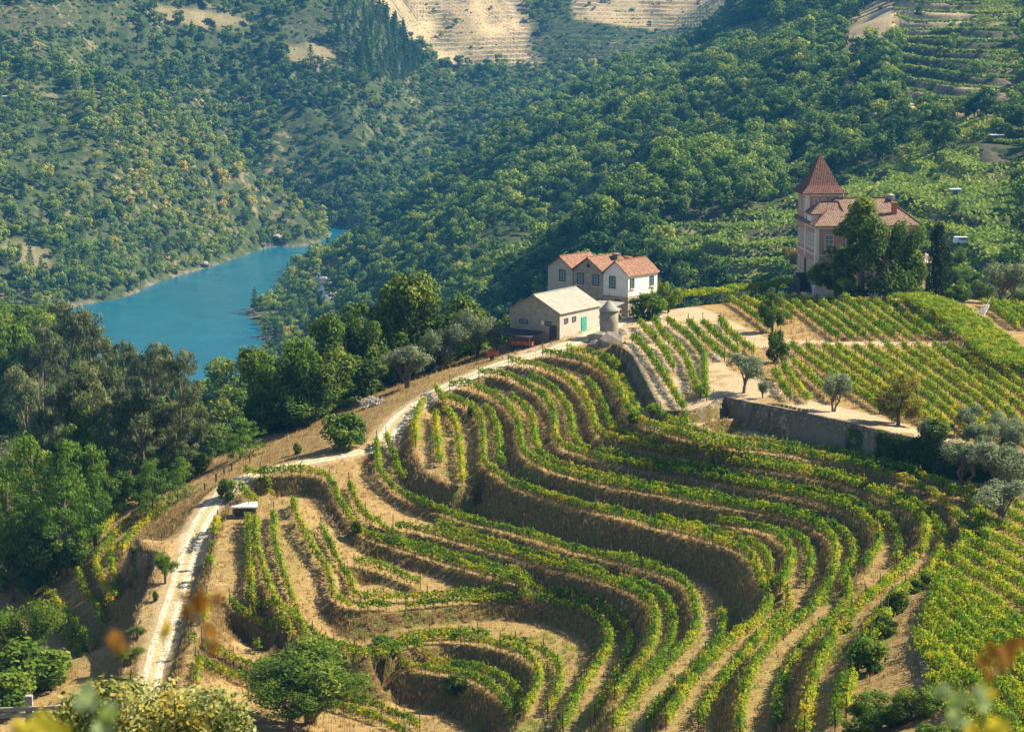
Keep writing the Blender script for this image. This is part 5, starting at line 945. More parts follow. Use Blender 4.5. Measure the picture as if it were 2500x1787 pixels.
def cart(u, v, z, L_, W_, label, rz, name="cart"):
    x, y, zz = on_ground(u, v); o = empty(name, (x, y, zz + .02), rz); tag(o, label, "cart"); mb = MB(); h = .55; t = .06
    mb.box((0, 0, .5), (L_, W_, t)); 
    for s in (-1, 1): mb.box((0, s * (W_ / 2 - t / 2), .5 + h / 2), (L_, t, h)); mb.box((s * (L_ / 2 - t / 2), 0, .5 + h / 2), (t, W_ - 2 * t, h))
    mb.build("tub", M_RED, o); mb = MB(); mb.bar((L_ / 2, 0, .5), (L_ / 2 + .8, 0, .35), .06); mb.build("drawbar", M_RUST, o)
    for s in (-1, 1): mb = MB(); mb.tube([(-.1, s * (W_ / 2 + .04), .3), (-.1, s * (W_ / 2 + .16), .3)], .3, 14); mb.build("wheel", M_TYRE, o)
    return o
cart(1202, 880, 0, 1.6, 1.1, "small red cart standing left of the dark lean-to", .1); cart(1277, 852, 0, 2.9, 1.2, "long red trailer under the dark lean-to", -.3, "trailer")
# ------------------------------------------------------------------ round stone tower with conical cap
x, y, z = at_z(1487, 812, -.3); TW_ = empty("round_tower", (x, y, -.3)); tag(TW_, "round stone tower with conical cap and iron cross", "tower")
def lathe(prof, n=28):
    mb = MB(); b = 0
    for r_, z_ in prof:
        for k in range(n): t = 2 * math.pi * k / n; mb.v.append((r_ * math.cos(t), r_ * math.sin(t), z_))
    for i in range(len(prof) - 1):
        for k in range(n): k2 = (k + 1) % n; mb.f.append((i * n + k, i * n + k2, (i + 1) * n + k2, (i + 1) * n + k)); mb.m.append(0)
    return mb
o = lathe([(1.30, -1.2), (1.27, 0), (1.24, 1.5), (1.22, 3.0), (1.0, 3.0)]).build("shaft", M_TOWER, TW_, smooth=True); o = lathe([(1.10, 2.98), (1.42, 3.0), (1.42, 3.12), (.95, 3.55), (.45, 4.1), (.10, 4.4), (.0, 4.42)]).build("cap", M_SHEET, TW_, smooth=True)
mb = MB(); mb.box((0, 0, 4.85), (.10, .08, 1.0)); mb.box((0, 0, 5.0), (.62, .08, .10)); mb.box((-.33, 0, 5.0), (.06, .06, .24)); mb.box((.33, 0, 5.0), (.06, .06, .24)); mb.build("cross", M_RUST, TW_)
r = np.random.default_rng(5)
for k, (u, v, s, lb) in enumerate(((1470,838,1.5,"dark rock under the round tower, left of the wall"),(1497,850,1.9,"ivy-spotted rock outcrop below the round tower"),(1450,850,1.0,"low rock at the road edge below the round tower"),(1513,828,.9,"rock at the upper end of the retaining wall"))):
    p = at_z(u, v, -1.3); zz = float(gz(p[0], p[1])); o = link("rock_outcrop", boulder(np.random.default_rng(420 + k), s, "rock_outcrop", M_ROCK), None, (p[0], p[1], zz + .1)); tag(o, lb, "rock")
# ------------------------------------------------------------------ stone retaining walls
def wall_mesh(name, P, zf, Nn, mat, th=.55, lip=.14, label="", w0=0.06, batter=.12):
    a = P[:, :2] + Nn * w0; c = P[:, :2] - Nn * th; k = len(P); hf = P[:, 2] - zf; a2 = a + Nn * (batter * np.maximum(hf, 0))[:, None]; zt = P[:, 2] + lip + .05 * vnoise(np.arange(k) * .6, np.zeros(k), 4)
    rows = [np.c_[a2, zf - .6], np.c_[a * .5 + a2 * .5 + .0, (zf + P[:, 2]) / 2], np.c_[a, zt], np.c_[c, zt - .02], np.c_[c, P[:, 2] - .5]]
    V = np.stack(rows, 0).reshape(-1, 3); i = np.arange(5 * k).reshape(5, k); F = np.stack([i[:-1, :-1], i[:-1, 1:], i[1:, 1:], i[1:, :-1]], -1).reshape(-1, 4); me = mesh_from(name, V, F, [mat]); o = link(name, me)
    s = np.r_[0, np.cumsum(np.linalg.norm(np.diff(P[:, :2], axis=0), axis=1))]; uvv = np.stack([np.tile(s, 5), np.concatenate([zf - .6, (zf + P[:, 2]) / 2, zt, zt + th, zt + th + .4])], 1); uv = me.uv_layers.new(name="UVMap"); li = np.empty(len(me.loops), np.int32); me.loops.foreach_get("vertex_index", li); uv.data.foreach_set("uv", uvv[li].astype(np.float32).ravel())
    tag(o, label, "stone wall"); return o
us, vs = proj(WTOP); cut = int(np.argmin(np.abs(us - 1640) + np.abs(vs - 1008) * 3))
cw = int(np.argmin(np.hypot(us - 1768, vs - 972)))
wall_mesh("retaining_wall", WTOP[:cut + 1], wfz[:cut + 1], WN[:cut + 1], M_DSTONE, label="straight retaining wall running down from the round tower"); wall_mesh("retaining_wall", WTOP[cut:cw + 1], wfz[cut:cw + 1], WN[cut:cw + 1], M_DSTONE, label="low stone wall stub at the bend below the upper yard"); wall_mesh("retaining_wall", WTOP[cw:], wfz[cw:], WN[cw:], M_DSTONE2, label="long high stone retaining wall under the sandy strip of olives")
wall_mesh("retaining_wall", LW, lwz, LN, M_DSTONE, label="shaded retaining wall left of the lower road", th=.35, lip=.03)
rw = resample(chaikin(np.array([on_ground(*q) for q in [(2305,1425),(2290,1440),(2268,1480),(2246,1530),(2236,1580),(2246,1640),(2272,1690),(2300,1720)]]), 2), .4); rn = normals(rw); rw[:, 2] = sm1(rw[:, 2], 9) + .5
wall_mesh("retaining_wall", rw, rw[:, 2] - 2.0, rn, M_DSTONE, label="curved rubble wall under the dense vineyard at lower right", th=.6, lip=.0, batter=.25)
# ------------------------------------------------------------------ the pink house with a pointed tower
P0 = at_z(1990, 713, 0.0); Fp = Frame(P0, (.995, .10)); PH = empty("pink_house", P0, Fp.rz); tag(PH, "pink stucco mansion with a pointed tiled tower", "house"); W, Dd, ze = 15.7, 13.0, 10.1; td, tw, tz = 7.2, 5.5, 14.4
mb = MB()
for (q, mi_) in (([(0, 0, 1.3), (W, 0, 1.3), (W, 0, ze), (0, 0, ze)], 0), ([(0, td, 1.3), (0, 0, 1.3), (0, 0, ze), (0, td, ze)], 0), ([(W, 0, 1.3), (W, Dd, 1.3), (W, Dd, ze), (W, 0, ze)], 0), ([(W, Dd, 1.3), (tw, Dd, 1.3), (tw, Dd, ze), (W, Dd, ze)], 0),
    ([(0, 0, -1.5), (W, 0, -1.5), (W, 0, 1.3), (0, 0, 1.3)], 1), ([(0, Dd, -1.5), (0, 0, -1.5), (0, 0, 1.3), (0, Dd, 1.3)], 1), ([(W, 0, -1.5), (W, Dd, -1.5), (W, Dd, 1.3), (W, 0, 1.3)], 1),
    ([(0, Dd, 1.3), (0, td, 1.3), (0, td, tz), (0, Dd, tz)], 0), ([(0, td, ze - .4), (tw, td, ze - .4), (tw, td, tz), (0, td, tz)], 0), ([(tw, td, ze - .4), (tw, Dd, ze - .4), (tw, Dd, tz), (tw, td, tz)], 0), ([(tw, Dd, 1.3), (0, Dd, 1.3), (0, Dd, tz), (tw, Dd, tz)], 0)): mb.poly(q, mi_)
o = mb.build("wall", [M_PINK, M_WHITE], PH); uv_planar(o)
mb = MB()
for z_, t_ in ((1.3, .12), (5.6, .16), (ze - .35, .3)): mb.box((W / 2, -.05, z_), (W + .24, .14, t_)); mb.box((-.05, Dd / 2 if z_ < 9 else td / 2, z_), (.14, (Dd if z_ < 9 else td) - .04, t_)); mb.box((W + .05, Dd / 2, z_), (.14, Dd, t_))
mb.build("trim_band", M_TRIM, PH); mb = MB()
for (cx, cy) in ((0, 0), (W, 0)):
    mb = MB(); mb.box((cx + (.2 if cx == 0 else -.2), -.055, 5.2), (.5, .10, 8.6)); mb.box((cx + (-.055 if cx == 0 else .055), .3, 5.2), (.1, .60, 8.6)); mb.build("corner_trim", M_TRIM, PH)
for c_, s_ in (((-.055, td + .25, 9.6), (.1, .5, 9.4)), ((.25, td - .055, tz - 1.9), (.5, .1, 3.6)), ((tw - .25, td - .055, tz - 1.9), (.5, .1, 3.6))): mb = MB(); mb.box(c_, s_); mb.build("corner_trim", M_TRIM, PH)
mb = MB(); mb.box((tw / 2, td - .06, tz - .25), (tw + .3, .16, .5)); mb.box((-.06, (td + Dd) / 2, tz - .25), (.16, Dd - td - .04, .5)); mb.box((tw + .06, (td + Dd) / 2, tz - .25), (.16, Dd - td - .04, .5)); mb.build("cornice", M_TRIM, PH)
def hip(parent, x0, x1, y0, y1, z0, z1, mat, ov=.55, ridge=None, name="roof", th=.16, flare=0):
    mb = MB(); X0, X1, Y0, Y1 = x0 - ov, x1 + ov, y0 - ov, y1 + ov; ym = (Y0 + Y1) / 2; rx0, rx1 = ridge if ridge else ((X0 + X1) / 2, (X0 + X1) / 2)
    E = [(X0, Y0), (X1, Y0), (X1, Y1), (X0, Y1)]; lo = [(a, b, z0 - th) for a, b in E]; up = [(a, b, z0) for a, b in E]; A, B = (rx0, ym, z1), (rx1, ym, z1)
    if flare:
        cxm, cym = (X0 + X1) / 2, ym; mid = [(cxm + (a - cxm) * .66, cym + (b - cym) * .66, z0 + flare) for a, b in E]
        for i in range(4): j = (i + 1) % 4; mb.poly([up[i], up[j], mid[j], mid[i]]); mb.poly([mid[i], mid[j], A])
    else:
        mb.poly([up[0], up[1], B, A] if ridge else [up[0], up[1], A]); mb.poly([up[1], up[2], B]); mb.poly([up[2], up[3], A, B] if ridge else [up[2], up[3], A]); mb.poly([up[3], up[0], A])
    for i in range(4): j = (i + 1) % 4; mb.poly([lo[i], lo[j], up[j], up[i]])
    mb.poly(lo[::-1]); o = mb.build(name, mat, parent); uv_planar(o)
    c = MB()
    if ridge:
        c.bar((rx0, ym, z1 + .04), (rx1, ym, z1 + .04), .22, .14)
        for p, q in ((up[0], A), (up[3], A), (up[1], B), (up[2], B)): c.bar((p[0], p[1], p[2] + .05), (q[0], q[1], q[2] + .04), .2, .12)
        c.build("ridge_tiles", M_TILE, o)
    return o
hip(PH, 0, W, 0, Dd, ze, ze + 3.5, M_TILE2, ridge=(4.6, 12.2)); hip(PH, 0, tw, td, Dd, tz, tz + 5.9, M_TILE3, ov=.85, name="tower_roof", flare=1.15)
mb = MB(); mb.tube([(tw / 2, (td + Dd) / 2, tz + 5.7), (tw / 2, (td + Dd) / 2, tz + 6.5)], [.07, .02], 6); mb.build("finial", M_RUST, PH)
mb = MB(); mb.box((-.1 + 1.6, 4.6, ze + .75), (3.2, 3.0, 1.5)); mb.build("dormer", M_TRIM, PH); hip(PH, 0.0, 4.6, 3.2, 6.0, ze + 1.5, ze + 3.2, M_TILE2, ov=.35, ridge=(1.6, 4.4), name="dormer_roof")
mb = MB(); mb.box((12.6, 2.5, ze + 1.9), (.75, .6, 2.4)); mb.box((12.6, 2.5, ze + 3.15), (.95, .8, .12)); mb.build("chimney", M_BRICK, PH); mb = MB(); mb.box((13.2, 6.6, ze + 2.9), (.5, 2.2, 2.0)); mb.box((13.2, 6.6, ze + 3.95), (.6, 2.4, .1)); mb.build("chimney", M_GREYW, PH)
for z_, h_ in ((3.3, 2.1), (7.6, 2.1)):
    for y_ in (1.6, 3.2, 4.8, 6.4, 9.2, 11.4): window(PH, (0, y_, z_), .95, h_, 'left', 2, 3, M_TRIM)
    for x_ in (2.0, 5.2, 8.4, 11.6, 14.0): window(PH, (x_, 0, z_), 1.25, h_, 'front', 2, 3, M_TRIM)
    for y_ in (2.5, 6.0, 9.5): window(PH, (W, y_, z_), 1.1, h_, 'right', 2, 3, M_TRIM)
for x_ in (1.5, 2.75, 4.0): window(PH, (x_, td, tz - 1.7), .6, 1.7, 'front', 1, 2, M_TRIM, sill=False)
for y_ in (8.6, 11.4): window(PH, (0, y_, tz - 1.9), .7, 1.8, 'left', 1, 2, M_TRIM, sill=False)
mb = MB()
for k in range(9): mb.box((-1.0, 2.2 + k * .42, -.1 + k * .14), (1.7, .42, .3 + k * .28))
mb.box((-1.9, 4.0, .6), (.12, 4.2, 2.6)); mb.build("outer_stair", M_DARKW, PH); mb = MB(); mb.box((-.06, 6.8, 3.0), (.1, 1.3, 2.8)); mb.build("door", M_DARKW, PH)
bx_ = W + 1.4; mb = MB(); mb.box((bx_, 3.0, 4.0), (2.7, 4.5, .3)); mb.box((bx_ + 1.2, .9, 1.8), (.3, .3, 4.4)); mb.box((bx_ + 1.2, 5.0, 1.8), (.3, .3, 4.4)); o = mb.build("balcony", M_TRIM, PH); mb = MB(); mb.box((bx_, .85, 5.05), (2.7, .12, .12)); mb.box((bx_ + 1.3, 3.0, 5.05), (.12, 4.4, .12))
for q in np.arange(-1.2, 1.4, .3): mb.box((bx_ + q, .85, 4.6), (.1, .1, .85))
for q in np.arange(1.0, 5.2, .3): mb.box((bx_ + 1.3, q, 4.6), (.1, .1, .85))
mb.build("balustrade", M_WHITE, o)
# ------------------------------------------------------------------ small far buildings
def hut(name, u, v, w, d, h, wall, roof, label, rz=0.0, cat="hut", y0=420, flat=False):
    x, y, z = on_ground(u, v, y0); o = empty(name, (x, y, z - .3), rz); tag(o, label, cat); mb = MB(); mb.box((0, 0, h / 2 - .5), (w, d, h + 1)); mb.build("wall", wall, o)
    if flat: mb = MB(); mb.box((0, 0, h + .12), (w + .5, d + .5, .22)); mb.build("roof", roof, o)
    else: q = gable_roof(o, -w / 2, w / 2, -d / 2, d / 2, h + .02, h + w * .22, roof, .25, .12)
    mb = MB(); mb.box((-w * .1, -d / 2 - .03, h * .42), (.9, .08, 1.8)); mb.build("door", M_DARKW, o); return o
hut("hillside_shed", 2432, 345, 3.8, 3.0, 2.1, M_ROUGH, M_WPLAST, "small shed with a bright white roof among the right vineyards", .15, "shed", flat=True)
hut("blue_hut", 2332, 478, 2.2, 1.9, 1.8, M_PBLUE, M_WPLAST, "tiny pale blue hut on the terraces right of the mansion tower", .1, flat=True)
hut("ruined_house", 8, 248, 7.5, 5.0, 3.2, M_GREYW, M_CONC, "pale ruined house on the crest at the far left", .2, "house", flat=True)
hut("stone_hut", 1690, 140, 4.0, 3.0, 2.2, M_ROUGH, M_TRIM, "small pale hut on the far right slope", .2)
x, y, z = on_ground(2352, 598, 420)
def small_car(x, y, z, rz, label):
    o = empty("white_van", (x, y, z), rz); tag(o, label, "van"); mb = MB(); prof = [(-2.2, .45), (2.1, .45), (2.15, .95), (1.5, 1.15), (.9, 1.85), (-2.15, 1.9), (-2.25, 1.0)]
    for s in (-1, 1): mb.poly([(a, s * .85, b) for a, b in (prof if s < 0 else prof[::-1])])
    for i in range(len(prof)): a, b = prof[i], prof[(i + 1) % len(prof)]; mb.poly([(a[0], -.85, a[1]), (a[0], .85, a[1]), (b[0], .85, b[1]), (b[0], -.85, b[1])])
    mb.build("body", M_WPLAST, o); mb = MB(); mb.poly([(1.5, -.7, 1.2), (1.5, .7, 1.2), (.97, .7, 1.80), (.97, -.7, 1.80)]); mb.box((-.3, -.87, 1.45), (2.0, .02, .45)); mb.build("windscreen", M_GLASS, o)
    for cx in (-1.4, 1.4):
        for s in (-1, 1): mb = MB(); mb.tube([(cx, s * .72, .34), (cx, s * .90, .34)], .34, 12); mb.build("wheel", M_TYRE, o)
small_car(x, y, z, .1, "white van parked on the slope behind the cypress")
# power poles on the far slope
for u, v0, v1, lb in ((2376, 645, 612, "utility pole right of the cypress, the taller one"), (2366, 665, 645, "utility pole right of the cypress, the shorter one"), (2165, 700, 660, "utility pole near the balcony of the pink house")):
    x, y, z = on_ground(u, v0, 420 if u > 2200 else 112); h = (v0 - v1) * y / FPX; o = empty("utility_pole", (x, y, z)); tag(o, lb, "pole"); mb = MB(); mb.tube([(0, 0, -.5), (0, 0, h)], [.14, .09], 6); mb.build("pole", M_POST, o); mb = MB(); mb.box((0, 0, h - .4), (1.4, .1, .1)); mb.build("crossarm", M_POST, o)
# railway on the river spur
rl = np.array([on_ground(*q, 420) for q in [(770,640),(783,668),(797,700),(812,728),(830,755),(850,785)]]); rl = resample(chaikin(rl, 2), 3.0); rl[:, 2] = sm1(rl[:, 2], 7) + 1.2; nn = normals(rl)
V = np.concatenate([np.c_[rl[:, :2] + nn * d, rl[:, 2] + dz] for d, dz in ((-5.0, -4.0), (-3.2, 0), (3.2, 0), (5.0, -4.0))]); k = len(rl); i = np.arange(4 * k).reshape(4, k); F = np.stack([i[:-1, :-1], i[1:, :-1], i[1:, 1:], i[:-1, 1:]], -1).reshape(-1, 4); o = link("railway_bed", mesh_from("railway_bed", V, F, [M_CONC])); o['kind'] = 'structure'
mb = MB()
for d in (-1.9, -.5, .9, 2.3):
    q = np.c_[rl[:, :2] + nn * d, rl[:, 2] + .12]
    for a, b in zip(q[:-1], q[1:]): mb.bar(a, b, .14, .16)
o = mb.build("railway_rails", M_RUST); tag(o, "railway tracks on the wooded spur above the river", "railway")
# ------------------------------------------------------------------ trees round the farm (top seen at u, v; width in photo pixels)
def grove_v(u): return np.interp(u, [430, 560, 638, 715, 770, 836, 902, 990, 1056, 1130], [1120, 1085, 1062, 1052, 1030, 992, 953, 920, 902, 880])
def grove_y(u): return on_ground(u, float(grove_v(u)), 270)[1]
g1 = "dark oaks behind the road bend"
for i, (k, u, v, w_, lb) in enumerate([
 ('oak',1050,668,185,"tallest round oak of the dark grove, nearest the farm"),('oak',985,705,150,"dark oak just left of the tallest one in the grove"),('oak',905,748,150,"dark oak in the middle of the grove above the grass"),('oak',840,770,140,"dark oak of the grove where the river bank begins"),
 ('green',700,835,125,"sunlit yellow-green oak standing against the river"),('green',655,850,120,"light green tree by the river, left of the sunlit oak"),('green',565,870,150,"broad green tree at the lower end of the river view"),('oak',770,850,160,"dark oak at the centre left of the grove"),('oak',935,800,180,"shadowed oak at the front of the grove"),('oak',850,860,170,"shadowed oak above the tan grass slope"),
 ('oak',720,930,170,"black-green oak in the lower grove"),('oak',620,940,170,"green oak at the lower left of the grove"),('oak',520,965,160,"leafy oak left of the grove above the pines"),('oak',1010,790,140,"oak in the shade of the tallest one"),('oak',665,985,150,"low dark oak at the edge of the tan slope"),('oak',790,935,150,"dark oak overhanging the tan slope"),('oak',560,1040,130,"dark oak directly behind the young pine"),('oak',475,1000,120,"oak between the grove and the pine group")]):
    top_at(k, u, v, w_ * 1.12, lb, group=g1, y0=grove_y(u) + w_ * .018, hr=1.05, span=22)
for (k, u, v, w_, lb) in [
 ('euc',160,745,150,"tall brown-green eucalyptus left of the river"),('euc',215,760,140,"eucalyptus with its crown against the river"),('euc',95,800,150,"eucalyptus at the left edge of the valley"),('euc',365,845,130,"grey-green eucalyptus below the river view"),('euc',435,858,130,"eucalyptus nearest the river's lower end"),('euc',300,840,120,"slim eucalyptus in front of the river"),('euc',250,880,140,"bare-branched eucalyptus in the left woods"),('euc',340,950,150,"low eucalyptus in the hollow of the left woods"),('euc',180,890,150,"dense eucalyptus in the middle of the left woods"),('euc',420,980,130,"eucalyptus beside the leafy oak"),('euc',120,960,140,"shaded eucalyptus behind the pines"),('euc',260,990,150,"eucalyptus in the deep shade behind the green oak"),('euc',60,900,130,"eucalyptus low at the left edge"),
 ('green',20,770,140,"pale green tree at the left edge above the eucalyptus"),('green',45,830,120,"pale green tree at the left edge, lower one"),
 ('pine',185,985,175,"tall pine with the highest crown of the left group"),('pine',75,1065,185,"broad pine at the left edge of the pine group"),('pine',150,1075,165,"pine at the front of the pine group with bare trunk"),('pine',225,1085,120,"narrow pine right of the pine group"),('pine',15,1110,150,"pine cut by the left edge of the view"),
 ('green',300,1065,130,"round green oak right of the pines"),('oak',250,1140,110,"dark bushy oak under the round green one"),('green',340,1150,80,"small leafy tree above the left terraces"),
 ('youngpine',585,1020,120,"young pine leaning over the tan slope above the road"),('youngpine',370,1120,95,"young pine in the row above the left terraces"),('youngpine',432,1115,75,"slim young pine next to the row of small trees"),
 ('bush_green',480,1105,55,"bright round bush by the tan slope, right one"),('bush_green',450,1130,50,"bright round bush by the tan slope, left one"),
 ('oak',60,1180,130,"dark leafy tree under the pines at the left"),('oak',150,1260,150,"dark green bush-like tree left of the lower terraces"),('green',70,1290,150,"leafy green tree at the left edge beside the terraces"),('oak',25,1340,130,"dark tree low at the left edge"),('feather',60,1470,150,"feathery green tree at the lower left"),('autumn',115,1330,70,"yellowing tree among the dark ones at the left"),('oak',200,1200,110,"dark tree between the pines and the left terraces"),('bush_green',265,1205,60,"pale green shrub above the left terraces"),('oak',20,1230,120,"shaded tree at the left edge below the pines"),
 ]: top_at(k, u, v, w_, lb, hr={'oak': 1.05, 'green': 1.05}.get(k), group={'euc': "eucalyptus trees in the left valley", 'pine': "pines in the left foreground wood"}.get(k), y0=240 if v > 1060 else 300)
B_ = lambda *a, **k: base_at(*a, **k)
B_('bush_green', 838, 1098, 98, 88, "dark green bush alone on the tan slope above the road"); B_('bush_green', 727, 1108, 20, 28, "tiny green shrub on the tan slope below the lone bush")
B_('olive', 995, 948, 100, 105, "grey olive tree beside the wood pile"); B_('olive', 1090, 900, 95, 105, "grey olive tree left of the red cart, standing in its own shadow"); B_('olive', 1165, 872, 90, 115, "tall grey olive tree nearest the barn"); B_('bush_green', 1225, 800, 40, 55, "yellow-green bush at the back corner of the barn"); B_('olive', 1030, 905, 70, 80, "small olive tree at the edge of the dark grove")
B_('bush_green', 1580, 778, 80, 62, "bright green bushy tree at the corner of the farmhouse"); B_('green', 1632, 762, 50, 72, "small round tree with bare trunk beside the pergola"); B_('bush_green', 1568, 770, 50, 85, "climbing leafy bush against the white side wall")
B_('upright', 2102, 733, 142, 246, "tall pointed tree in front of the pink house"); B_('oak', 2165, 737, 165, 200, "broad dark tree in front of the mansion's right half"); B_('oak', 2040, 730, 105, 120, "lower dark tree covering the mansion's left corner"); B_('oak', 2212, 735, 76, 140, "dark tree between the broad one and the cypress")
B_('cypress', 2286, 728, 46, 182, "tall dark cypress right of the pink house"); B_('cypress', 2308, 728, 30, 128, "shorter cypress tucked behind the tall one"); B_('autumn', 1931, 672, 42, 66, "small yellow tree left of the pink house")
B_('green', 2330, 690, 50, 80, "light green tree right of the cypresses"); B_('feather', 2345, 712, 85, 60, "spreading feathery shrub above the stair"); B_('olive', 2448, 745, 110, 105, "round olive tree at the right edge of the plateau"); B_('bush_olive', 2400, 735, 60, 50, "small olive bush left of the round olive"); B_('bush_green', 2338, 735, 50, 38, "bright low bush by the steps"); B_('bush_olive', 1912, 714, 34, 40, "scrubby grey bush by the mansion stair")
B_('oak', 1886, 812, 52, 96, "thin ragged tree between the vineyard blocks, upper one"); B_('bush_oak', 1897, 886, 46, 80, "thin ragged tree between the vineyard blocks, lower one"); B_('olive', 1815, 960, 92, 100, "grey olive on the stone wall, leftmost of the sandy strip"); B_('olive', 1862, 972, 30, 45, "tiny olive sapling with a crooked stem on the wall"); B_('olive', 2034, 1006, 66, 98, "narrow silvery olive on the sandy strip"); B_('autumn', 2193, 1038, 100, 120, "orange-green fruit tree with bare trunk on the strip"); B_('olive', 2372, 1068, 68, 80, "olive on the sandy strip right of the fruit tree"); B_('olive', 2450, 1090, 72, 85, "last olive on the sandy strip at the right")
for u, vb, w_, h_, lb in ((2258,1135,64,78,"small silver olive below the ivy wall"),(2350,1190,115,120,"big silver olive below the wall, left of the largest"),(2425,1225,140,150,"largest silver olive at the right edge"),(2455,1290,130,120,"silver olive nearest the dense vineyard"),(2480,1130,70,90,"silver olive cut by the right edge"),(2400,1150,80,80,"silver olive in the gap under the wall")): B_('olive', u, vb, w_, h_, lb, group="silver olives below the wall")
B_('bush_green', 2455, 1150, 45, 60, "yellow-green shrub beneath the last olives"); B_('bush_oak', 2280, 1105, 60, 60, "dark shrub at the foot of the ivy wall")
for (u, v, w_, lb) in ((25,738,150,"pale green tree at the left edge against the far bank"),(95,742,140,"pale green tree left of the tall eucalyptus"),(60,765,150,"light tree at the left edge under the far bank"),(150,770,130,"light tree behind the tallest eucalyptus"),(-10,760,140,"pale tree cut by the left edge under the far bank")): top_at('green', u, v, w_, lb, hr=1.1, y0=470, span=230)
# small bushes and saplings on the terraces
for k, u, vb, w_, h_, lb, in (('bush_oak',2188,1500,52,62,"conical dark shrub beside the walled track"),('bush_oak',2160,1555,60,55,"dark shrub under the conical one"),('bush_green',2120,1640,95,85,"leafy bush left of the walled track"),('bush_oak',2230,1448,50,34,"dark shrub where the walled track begins"),('bush_oak',2262,1425,46,34,"dark shrub under the edge of the dense vineyard"),('bush_green',2065,1545,30,26,"small shrub on the terrace below the conical shrub"),
  ('feather',404,1425,60,78,"spreading fig-like sapling on the verge left of the lower road"),('bush_green',380,1470,14,26,"tiny sapling under the spreading one"),('feather',335,1570,42,40,"small sapling further down the verge"),('feather',320,1625,60,46,"leaning sapling at the bottom of the verge"),('bush_green',555,1222,44,54,"vine-covered stump above the stone shelter"),('bush_green',1545,1035,26,30,"leafy shrub at the lower end of the wall shadow"),
  ('bush_green',940,1575,55,24,"green shrub hanging over the big stone bank"),('bush_oak',1110,1700,50,52,"dark shrub growing on the lowest big bank"),('bush_green',1230,1120,14,34,"weedy plant on the bank below the oval terrace"),('bush_green',1150,1020,16,30,"weed clump behind the oval terrace"),('bush_oak',870,1305,26,34,"dark plant between two terraces at the left")): base_at(k, u, vb, w_, h_, lb)
# trees at the bottom edge
top_at('feather', 755, 1575, 255, "big feathery tree at the bottom of the terraces", hr=.8, y0=130); top_at('feather', 705, 1660, 170, "feathery tree at the bottom, left companion", hr=.8, y0=130)
for (k, u, v, w_, lb) in (('green',2150,1690,130,"dark leafy tree at the bottom right, left one"),('green',2225,1672,120,"leafy tree at the bottom right below the walled track"),('green',2100,1740,100,"leafy tree at the bottom edge, lowest of three"),('green',2300,1760,110,"green tree at the bottom edge under the dense vineyard"),
   ('bush_green',70,1565,165,"big bright bush at the lower left"),('bush_green',0,1640,140,"bright bush cut by the left edge"),('oak',-10,1560,120,"dark bush at the left edge above the bright ones")): top_at(k, u, v, w_, lb, hr=.8, y0=120)
# ------------------------------------------------------------------ ivy on the wall
def leaf_mass(name, C, rd, per, size, mat, label, cat, seed=1, **kw):
    r = np.random.default_rng(seed); c0 = C.mean(0); me = crown_mesh(name, C - c0, rd, per, size, mat, r, **kw); o = link(name, me, None, c0); tag(o, label, cat); return o
r = np.random.default_rng(77); sel = (us > 2150) & (us < 2440); iw = np.where(sel)[0]; q = r.choice(iw, 620); hh = r.random(620) ** .8; C = np.c_[WTOP[q, :2] + WN[q] * (.15 + .45 * hh + .3 * r.random(620))[:, None], WTOP[q, 2] + .1 - hh * (WTOP[q, 2] - wfz[q])]; C = C[(vnoise(C[:, 0] * .5, C[:, 2], 3) > -.75)]
leaf_mass("ivy", C, .38 + .3 * r.random(len(C)), 75, .17, ML['oak'], "dark ivy smothering the right part of the high stone wall", "ivy", tint0=.12)
sel = (us > 2075) & (us < 2110); iw = np.where(sel)[0]; q = r.choice(iw, 26); hh = r.random(26); C = np.c_[WTOP[q, :2] + WN[q] * (.15 + .3 * hh)[:, None], WTOP[q, 2] - .1 - hh * 2.3]; leaf_mass("ivy", C, .3 + .15 * r.random(26), 70, .17, ML['oak'], "small ivy patch on the high wall left of the main ivy", "ivy", 2)
sel = (us > 1510) & (us < 1605) & (vs < 990); iw = np.where(sel)[0]; q = r.choice(iw, 60); C = np.c_[WTOP[q, :2] + WN[q] * (1.6 + 1.2 * r.random(60))[:, None], wfz[q] + .2 + .3 * r.random(60)]; leaf_mass("wall_foot_vines", C, .3 + .2 * r.random(60), 70, .17, ML['vine'], "leafy vines in the shadow at the foot of the tower wall", "vines", 3)
# pergolas: leafy roofs on posts
def pergola(pts, width, label, dens=26, h=2.1, mat='vine', tint=.62, seed=9):
    r = np.random.default_rng(seed); P = resample(np.array([np.r_[at_z(u, v, z + h)[:2], z] for u, v, z in pts]), .5); nn = normals(P); o = empty("pergola", (P[0, 0], P[0, 1], float(gz(P[0, 0], P[0, 1])))); tag(o, label, "pergola"); og = np.array(o.location)
    k = r.integers(0, len(P), int(len(P) * .5 * dens * .16 * width)); C = np.c_[P[k, :2] + nn[k] * (r.uniform(-.5, .5, len(k)) * width)[:, None], gz(P[k, 0], P[k, 1]) + h + .25 * r.random(len(k)) + .35 * vnoise(P[k, 0] * .8, P[k, 1] * .8, 4)] - og
    me = crown_mesh("leaf_roof", C, .42 + .3 * r.random(len(C)), 44, .20, ML[mat], r, flat=.5, tint0=tint, tint_sc=.2, up=.8); link("leaf_roof", me, o)
    for i in range(0, len(P), 6):
        for s in (-.46, .46): q = P[i, :2] + nn[i] * s * width; link("post", POSTME, o, (q[0] - og[0], q[1] - og[1], float(gz(q[0], q[1])) - og[2]), 0, (1, 1, h / 1.75))
    return o
